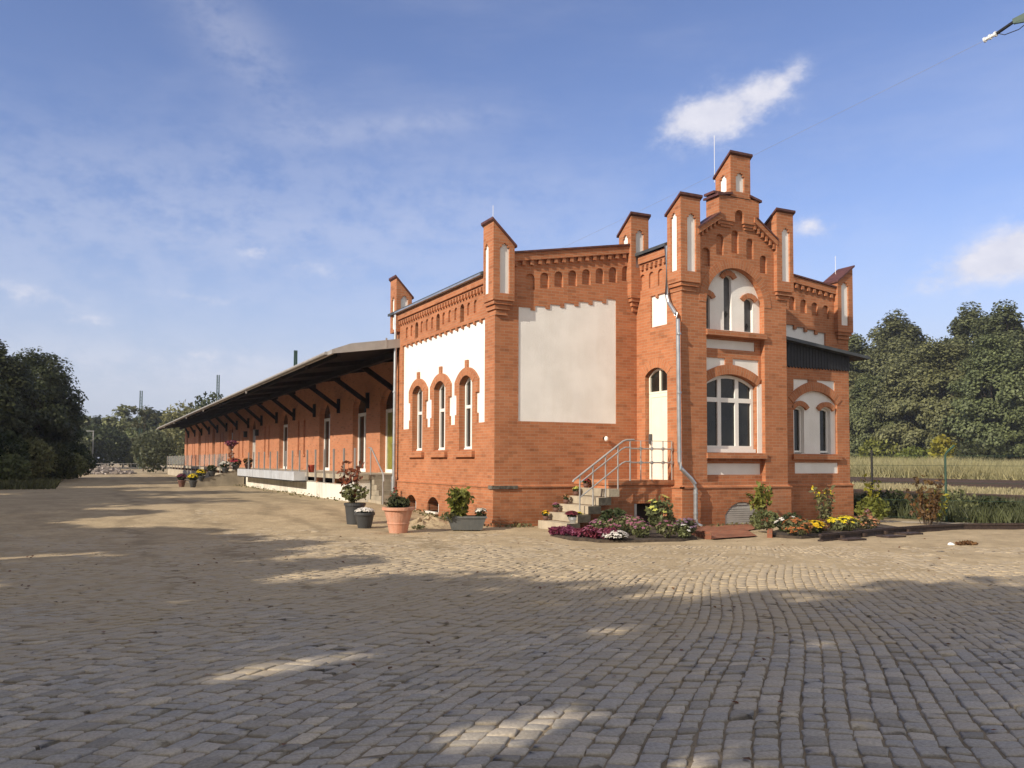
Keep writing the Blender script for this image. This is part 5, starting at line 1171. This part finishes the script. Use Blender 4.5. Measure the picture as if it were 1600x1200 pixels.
# ================================================================== trees
def make_tree(name, h, r, lm, seed, nleaf=9000, ls=.34, trunk_h=.25, nclump=46, tr=.22, oval=1.0, loose=1.0):
    rng = np.random.default_rng(seed); t = thing(name, (0, 0, 0), None, 'tree')
    zc = h * (1 + trunk_h * .5) / 2; hzr = h * (1 - trunk_h * .5) / 2
    P = rng.normal(size=(nclump, 3)); P /= np.linalg.norm(P, axis=1)[:, None]; P *= (rng.uniform(.25, 1, nclump) ** .5)[:, None]
    wz = 1 - .35 * np.clip(P[:, 2], 0, 1); P = P * (r * .82, r * .82, hzr * .86) * np.stack([wz, wz, np.ones(nclump)], 1) + (0, 0, zc); P[:, 0] += rng.normal(0, .08 * r, nclump)
    cr = r * rng.uniform(.20, .38, nclump) * loose
    k = nleaf // nclump; C, O = [], []
    for p, c in zip(P, cr):
        d = rng.normal(size=(k, 3)); d /= np.linalg.norm(d, axis=1)[:, None]; d[:, 2] *= .75; o_ = d + np.array([p[0], p[1], (p[2] - zc) * .7 + .3 * r]) / r * .9; O.append(o_ / np.linalg.norm(o_, axis=1)[:, None]); C.append(p + d * c * (rng.uniform(.1, 1, k) ** .45)[:, None])
    C = np.concatenate(C); O = np.concatenate(O); kp = C[:, 2] > .1; C, O = C[kp], O[kp]
    V, F = leaves(C, ls, rng, flat=.3, asp=1.4, out=O); npmesh('crown', V, F, lm, t)
    q = M(); th = h * .75; q.tube([(0, 0, -.3), (rng.normal(0, .1), rng.normal(0, .1), th * .4), (rng.normal(0, .3), rng.normal(0, .3), th)], [tr, tr * .75, tr * .25], 8)
    for p in P[::4]:
        z0 = min(p[2] * .6, th * .8); q.tube([(0, 0, z0), ((p[0]) * .5, p[1] * .5, z0 + (p[2] - z0) * .6), tuple(p)], [tr * .35, tr * .22, tr * .08], 5)
    q.build('trunk', BARK, t); return t
def place(proto, first, x, y, rz, sc, label, group, z=None):
    o = proto if first else copy_tree(proto); o.location = (x, y, hz(x, y) if z is None else z); o.rotation_euler = (0, 0, rz); o.scale = sc if isinstance(sc, tuple) else (sc, sc, sc)
    o['label'] = label; o['group'] = group; o['category'] = 'tree'; return o
# right-hand wood behind the meadow
kinds = [make_tree('broadleaf_tree', 20, 5.6, LEAF_M, 1, 30000, .27, trunk_h=.05, nclump=130, loose=.8), make_tree('broadleaf_tree', 19, 5.4, LEAF_O, 2, 30000, .27, trunk_h=.05, nclump=130, loose=.8), make_tree('broadleaf_tree', 21, 5.4, LEAF_DM, 3, 30000, .27, trunk_h=.05, nclump=130, loose=.8), make_tree('broadleaf_tree', 17, 5.8, LEAF_M, 4, 30000, .27, trunk_h=.02, nclump=130, loose=.8)]
used = [False] * 4
GR = 'trees of the wood beyond the railway'
def wood(k, x, y, sc, lb, rz=None):
    place(kinds[k], not used[k], x, y, random.uniform(0, 6.28) if rz is None else rz, sc, lb, GR); used[k] = True
row = [(0, 100, 108, 1.10, 'mid green tree showing just right of the right turret'), (2, 102, 102, 1.04, 'dark green tree second right of the lean-to roof'), (1, 101, 97, 1.04, 'olive green tree rising above the right turret corner side'), (0, 104, 92, 1.05, 'tall mid green tree left of the wood top'), (2, 106, 85, 1.10, 'tallest dark tree at the top of the wood'),
       (1, 103, 80, .93, 'broad olive tree at the right of the wood top'), (3, 100, 74, 1.02, 'rounded mid green tree near the right frame edge'), (2, 104, 68, 1.02, 'dark tree at the right frame edge'), (1, 107, 62, 1.05, 'olive tree cut by the right frame edge'), (3, 97, 102, .9, 'low spreading tree in front at the left of the wood'), (0, 98, 89, .84, 'low mid green tree in front of the tall trees'), (3, 98, 83, .80, 'small rounded tree in front of the tallest tree'),
       (1, 98, 77, .86, 'low olive tree in front near the right edge'), (0, 98, 66, .85, 'mid green tree in front at the right edge'), (2, 100, 117, .9, 'dark tree hidden mostly behind the turret'), (1, 102, 126, .95, 'olive tree behind the building roof'), (0, 109, 98, 1.05, 'mid green tree in the back row of the wood'), (2, 111, 78, 1.12, 'dark tree in the back row near the right edge'), (0, 110, 92, 1.12, 'mid green tree in the back row behind the olive tree'), (1, 112, 70, 1.1, 'olive tree in the back row at the right frame edge'), (3, 109, 86, 1.2, 'spreading tree in the back row behind the tallest tree'), (1, 109, 101, 1.08, 'olive tree in the back row above the lean-to'), (3, 110, 106, 1.2, 'spreading tree in the back row behind the turret')]
for k, x, y, s, lb in row: wood(k, x, y, (s * random.uniform(1, 1.15), s * random.uniform(1, 1.15), s * 1.07), lb)
BG = 'bushes at the foot of the wood'
for i, (x, y, r, h, lm, lb) in enumerate(((95, 79.5, 2.6, 5.2, LEAF_L, 'bright green bush at the foot of the wood above the green fence post'), (94.5, 70, 1.5, 5.0, LEAF_Y, 'yellow bush at the foot of the wood near the right edge'), (94, 73.5, 2.4, 3.6, LEAF_L, 'light green bush left of the yellow bush'), (95, 94, 2.6, 4.0, LEAF_O, 'olive bush at the foot of the wood by the building'), (95, 87, 2.2, 3.4, LEAF_D, 'dark bush at the foot of the wood above the dark fence post'), (95, 66, 2.6, 4.2, LEAF_D, 'dark bush at the foot of the wood at the right edge'), (94.5, 83, 2.0, 3.0, LEAF_M, 'mid green low bush at the foot of the wood'), (94.5, 101, 2.8, 4.2, LEAF_D, 'dark bush at the foot of the wood next to the lean-to'))):
    shrub('woodland_bush', x, y, r, h, lm, lb, 160 + i, 1000, .34, BG)

for i in range(9):
    y = 58 + 7.5 * i
    shrub('undergrowth_bush', 104.5 + (i % 2) * 1.5, y, 5.2, 5.5, LEAF_DM, 'dark undergrowth bush %s in the back of the wood' % ('nearest the right edge', 'second from the right edge', 'third from the right edge', 'fourth from the right edge', 'in the middle', 'fourth from the building', 'third from the building', 'second from the building', 'nearest the building')[i], 200 + i, 1500, .55, 'undergrowth at the back of the wood')
# left trees on the edge of the yard
lk = [make_tree('roadside_tree', 9.6, 3.4, LEAF_D, 11, 26000, .15, trunk_h=.10, nclump=110, loose=.85), make_tree('roadside_tree', 9.0, 3.2, LEAF_D, 12, 26000, .15, trunk_h=.08, nclump=110, loose=.85)]
lu = [False, False]
def left(k, x, y, sc, lb, g='trees along the left of the yard'):
    place(lk[k], not lu[k], x, y, random.uniform(0, 6.28), sc, lb, g); lu[k] = True
left(0, -2.2, 67, (1, 1, 1.02), 'tall dark tree at the right end of the left trees'); left(1, -4.6, 60, (1.05, 1.05, 1.0), 'dark tree second from the end of the left trees'); left(0, -6.4, 54, (1, 1, .95), 'dark tree cut by the left frame edge')
left(1, -1.2, 74, (.9, .9, .82), 'shorter dark tree behind the end of the left trees'); left(1, -5.2, 70, (1, 1, 1), 'dark tree behind the second left tree')
for i in range(14):
    lb = ('front', 'second', 'third', 'fourth', 'fifth', 'sixth', 'seventh', 'eighth', 'ninth', 'tenth', 'eleventh', 'twelfth', 'thirteenth', 'last')[i]
    left(i % 2, -20 - (i % 3), 1 + 6.2 * i, 1.15 + .05 * (i % 3), '%s tree of the dense row left of the yard' % lb, 'dense row of trees left of the yard')
LGp = 'bushes below the left trees'
for i, (x, y, r, h, lm, lb) in enumerate(((-3.7, 55.5, 1.7, 3.2, LEAF_D, 'dark bush at the left frame edge below the trees'), (-2.2, 58.0, 1.5, 2.8, LEAF_M, 'mid green bush in the middle below the left trees'), (-1.2, 61.5, 1.6, 2.6, LEAF_D, 'dark bush at the right below the left trees'), (-.3, 67, 1.5, 2.0, LEAF_M, 'low green bush at the right end below the left trees'), (-2.9, 53.2, 1.0, 1.7, LEAF_M, 'small olive bush in front at the left frame edge'), (.2, 73, 1.6, 2.4, LEAF_D, 'dark bush past the end of the left trees'))):
    shrub('roadside_bush', x, y, r, h, lm, lb, 180 + i, 1500, .15, LGp)
tag(grassfield('grass_verge', 16000, (-7, -.6, 46, 75), .35, GRASS_G, 8, .04), 'green grass verge along the left edge of the yard', 'grass')
# trees further left outside the picture: their shadows fall across the setts
st_ = [make_tree('unseen_yard_tree', 12.5, 4.4, LEAF_M, 21, 4600, .40, trunk_h=.3, nclump=34), make_tree('unseen_yard_tree', 11, 3.2, LEAF_M, 22, 2600, .38, trunk_h=.3, nclump=24)]
su = [False, False]
SHT = ((0, -11.2, .2, 1.18, 'big tree left of the setts nearest the camera'), (0, -14.5, 4.4, 1.10, 'second big tree left of the setts'), (0, -9, -5.5, .85, 'tree at the left behind the camera'), (1, -9.2, 1.6, .50, 'small tree left of the setts'), (0, -15, -6.5, 1.15, 'farther big tree behind the camera'),
       (1, -14.2, 10.0, 1.0, 'slim tree left of the sandy strip'), (1, -14.2, 12.8, 1.09, 'slim tree left of the middle yard'), (1, -14.7, 17.0, 1.0, 'slim tree left of the yard facing the brick building'), (1, -14.3, 22.0, .96, 'slim tree left of the yard before the platform stairs'), (0, -14.4, 27.2, .96, 'tree left of the near end of the platform'),
       (0, -13.4, 34.7, 1.04, 'tree left of the dock plate'), (0, -14.4, 41.5, .96, 'tree left of the side stairs'), (1, -15.0, 47.5, 1.05, 'slim tree left of the flower pots'), (1, -12, 52, .95, 'tree beside the visible left trees'), (0, -12, 60, 1.0, 'tree behind the visible left trees'), (0, -9, 70, .95, 'tree shading the left trees'),
       (0, -3, -16, 1.0, 'tree across the road behind the camera'), (0, 4, -20, 1.1, 'big tree across the road behind the camera'), (1, 9, -17, 1.1, 'slim tree across the road behind the camera'), (0, 14, -22, 1.1, 'big tree far right behind the camera'), (1, 20, -18, 1.0, 'slim tree far right behind the camera'), (0, -9, -15, 1.0, 'tree across the road far left behind the camera'))
for k, x, y, sc, lb in SHT:
    if x < -12 and 9 < y < 32: sc *= 1.04
    place(st_[k], not su[k], x, y, random.uniform(0, 6.28), sc, lb, 'trees along the left of the yard'); su[k] = True
# leaves cut from the crowns along chosen sun rays to lay light spots on the setts
bpy.context.view_layer.update()
spots = [((1.45, 7.03, 0), .42), ((2.3, 4.75, 0), .34), ((4.84, 7.19, 0), .30), ((6.27, 5.86, 0), .26), ((2.9, 4.95, 0), .30), ((1.9, 7.15, 0), .30)]
for o in [o for o in COL.objects if o.name.startswith('crown') and o.parent and o.parent.location.x < -1]:
    me = o.data; nv = len(me.vertices); co = np.zeros(nv * 3, np.float32); me.vertices.foreach_get('co', co); co = co.reshape(-1, 4, 3)
    Mw = np.array(o.parent.matrix_basis); cw = co.mean(1) @ Mw[:3, :3].T + Mw[:3, 3]; bad = np.zeros(len(cw), bool)
    for P_, rad in spots:
        v = cw - np.array(P_); Ld = np.array(LD); perp = v - np.outer(v @ Ld, Ld); bad |= np.linalg.norm(perp, axis=1) < rad * .72 + .09
    if bad.any():
        k = co[~bad].reshape(-1, 3); mats = list(me.materials); par = o.parent; nm = o.name; bpy.data.objects.remove(o)
        npmesh('crown', k, np.arange(len(k)).reshape(-1, 4), mats, par)
# distant trees at the end of the yard
dk_ = [make_tree('distant_tree', 13, 5.5, LEAF_M, 31, 4200, .62, trunk_h=.1, nclump=34), make_tree('distant_tree', 12, 5.2, LEAF_D, 32, 4200, .62, trunk_h=.1, nclump=34)]
du = [False, False]
for i in range(12):
    x = -9 + i * 4.4; y = 185 - (i % 3) * 9 - i * 1.2; k = i % 2
    lb = 'distant tree number %s from the left at the end of the yard' % ('one', 'two', 'three', 'four', 'five', 'six', 'seven', 'eight', 'nine', 'ten', 'eleven', 'twelve')[i]
    s = (.90, 1.0, .86, .95)[i % 4]; place(dk_[k], not du[k], x, y, random.uniform(0, 6.28), (s, s, s), lb, 'distant trees at the end of the yard'); du[k] = True
for i, (x, y, rr_, h_, lm_, lb_) in enumerate(((-2, 150, 5, 6.5, LEAF_M, 'green bush closing the end of the yard behind the rubble'), (4, 156, 5, 7.5, LEAF_D, 'dark bush closing the end of the yard right of the rubble'), (10.5, 160, 5, 7, LEAF_M, 'green bush behind the tall mast'), (16, 150, 5, 7, LEAF_D, 'dark bush beside the end of the platform'), (-8, 140, 5, 6, LEAF_D, 'dark bush behind the last left tree'))):
    shrub('hedge_bush', x, y, rr_, h_, lm_, lb_, 170 + i, 2600, .40, 'bushes closing the end of the yard')
bt = make_tree('bare_tree', 9.6, 2.4, LEAF_G, 41, 700, .30, trunk_h=.5, nclump=22, tr=.10, loose=.8); bt.location = (8.3, 118, .26); bt['label'] = 'thin half bare tree above the far end of the canopy'
shrub('yard_bush', 8.0, 99, 2.3, 4.8, LEAF_G, 'grey green bush at the far end of the loading platform', 190, 1900, .22)
shrub('yard_bush', 11.5, 104, 3.0, 8.4, LEAF_O, 'tall olive bush behind the far end of the canopy', 191, 2200, .26)
shrub('yard_bush', 15.5, 112, 3.4, 10.2, LEAF_D, 'dark rounded tree top above the canopy end', 192, 2200, .30)
# rubble heap
RB = thing('rubble_heap', (0, 0, 0), 'low heap of broken stone at the far end of the yard', 'rubble'); q = M(); rng = np.random.default_rng(9)
for i in range(260):
    r = rng.uniform(0, 1) ** .5; a = rng.uniform(0, 6.28); x = 2.6 + 3.4 * r * math.cos(a); y = 97 + 4.5 * r * math.sin(a); z = .26 + 1.0 * (1 - r) * rng.uniform(.3, 1); s = rng.uniform(.12, .34)
    q.bar((x - s, y, z), (x + s * rng.uniform(.4, 1), y + rng.normal(0, .15), z + rng.normal(0, .12)), s * 1.3, s)
o = q.build('rubble', STONE, RB); tag(o, kind='stuff')
q = M()
for x in range(-2, 14): q.box(x - .02, x + .02, 138, 138.05, 0, 1.2)
for z in (.5, 1.15): q.box(-2, 14, 138.05, 138.08, z - .03, z + .03)
tag(q.build('far_fence', STEEL), 'low fence across the far end of the yard', 'fence')
# masts
def mast(x, y, h, label, r=.14):
    t = thing('railway_mast', (x, y, 0), label, 'mast', 'railway masts'); q = M()
    for s in (-1, 1): q.bar((s * r, 0, 0), (s * r * .7, 0, h), .10, .16)
    k = 0
    while k < h - 1: q.bar((-r, 0, k), (r, 0, k + .5), .03); q.bar((r, 0, k + .5), (-r, 0, k + 1), .03); k += 1
    q.build('lattice_post', GREENP if h > 10 else STEEL, t); return t
mast(9.9, 149, 12.8, 'tall green grey mast at the end of the yard', .2); mast(6.1, 172, 7.2, 'short grey mast left of the tall one'); mast(20.2, 138.5, 14.9, 'mast top rising above the far part of the canopy', .2); mast(19.6, 84.5, 12.5, 'mast top rising above the middle of the canopy', .13)
LP_ = thing('street_lamp', (3.1, 150, 0), 'thin street lamp in front of the distant trees', 'street lamp'); q = M(); q.tube([(0, 0, 0), (0, 0, 6.2)], .07, 8); q.build('lamp_post', STEEL, LP_); q = M(); q.box(-1.0, .1, -.1, .1, 6.15, 6.3); q.build('lamp_head', STEEL, LP_)
# overhead wire with insulator on its bracket at the top right
OW = thing('overhead_wire', (0, 0, 0), 'thin overhead wire crossing the sky down behind the gable', 'wire')
X = 23.0; wz = lambda y: 13.65 - .0405 * (y - 15.5) + .00042 * (y - 15.5) ** 2
q = M(); q.tube([(X, y, wz(y)) for y in np.linspace(15.55, 66, 24)], .0048, 5); q.build('wire', STEEL, OW)
IN = thing('wire_insulator', (0, 0, 0), 'white and dark insulator on a steel bracket at the top right', 'insulator')
a, b = Vector((X, 15.52, 13.66)), Vector((X, 15.12, 13.69)); q = M()
for k in range(5):
    p = a.lerp(b, (k + .3) / 5); q.tube([p, p + (b - a) * .10], .075 if k % 2 == 0 else .05, 12)
q.tube([a, b], .03, 8); q.build('insulator_disc', CERAM, IN)
q = M(); q.tube([b, (X, 14.62, 13.80)], .045, 8); q.build('insulator_rod', BLACK, IN)
q = M(); q.bar((X, 14.65, 13.80), (X + .35, 13.3, 14.05), .10, .14); q.bar((X, 14.62, 13.78), (X + .25, 13.5, 13.55), .07, .10); q.bar((X + .2, 13.7, 13.6), (X + .2, 13.7, 14.0), .05, .05); q.build('bracket_arm', GREENP, IN)
q = M(); q.tube([(X, 15.1, 13.68), (X, 14.9, 13.55), (X, 14.5, 13.52), (X, 14.2, 13.62), (X, 14.0, 13.7)], .012, 6); q.build('jumper_wire', BLACK, IN)
q = M(); q.tube([(X + .5, 12.9, -.1), (X + .5, 12.9, 14.4)], .14, 10); q.build('post', GREENP, IN)

# fallen leaves and twigs lying about the yard
rng = np.random.default_rng(77); n = 520; x = rng.uniform(-3, 18, n); y = rng.uniform(3.5, 19, n); kp = (.439 * x + .897 * y > 4) & ~((x > 9.2) & (y > 14)); x, y = x[kp], y[kp]
z = hgt(x, y) + np.maximum(sandlevel(x, y), 0) + .012
V, F = leaves(np.stack([x, y, z], -1), .035, rng, flat=4); o = npmesh('fallen_leaves', V, F, LEAF_B); tag(o, 'scattered small brown leaves lying on the setts and sand', 'fallen leaves', kind='stuff')
rng = np.random.default_rng(78); n = 700
x = np.concatenate([rng.uniform(9.0, 9.5, 260), rng.uniform(9.6, 10.6, 60), rng.uniform(13.9, 17.5, 120), rng.uniform(7.9, 8.6, 260)]); y = np.concatenate([rng.uniform(19.3, 26.6, 260), rng.uniform(19.2, 19.55, 60), rng.uniform(17.2, 17.55, 120), rng.uniform(28.5, 60, 260)])
C = np.stack([x, y, hgt(x, y) + rng.uniform(.01, .10, n)], -1); V, F = leaves(C, .06, rng); o = npmesh('wall_weeds', V, F, LEAF_O); tag(o, 'thin weeds growing along the foot of the walls', 'weeds', kind='stuff')

# thin autumn haze
if True:
    hm_ = bpy.data.materials.new('haze'); hm_.use_nodes = True; n_ = hm_.node_tree.nodes; n_.clear()
    o_ = n_.new('ShaderNodeOutputMaterial'); v_ = n_.new('ShaderNodeVolumePrincipled'); v_.inputs['Color'].default_value = (.88, .93, 1, 1); v_.inputs['Density'].default_value = .0004; v_.inputs['Anisotropy'].default_value = .2
    hm_.node_tree.links.new(v_.outputs[0], o_.inputs['Volume'])
    q = M(); q.box(-120, 220, -60, 330, -1.3, 26.5); ho = q.build('haze', hm_); ho.data.flip_normals(); tag(ho, 'thin pale haze in the air', 'haze', kind='stuff')
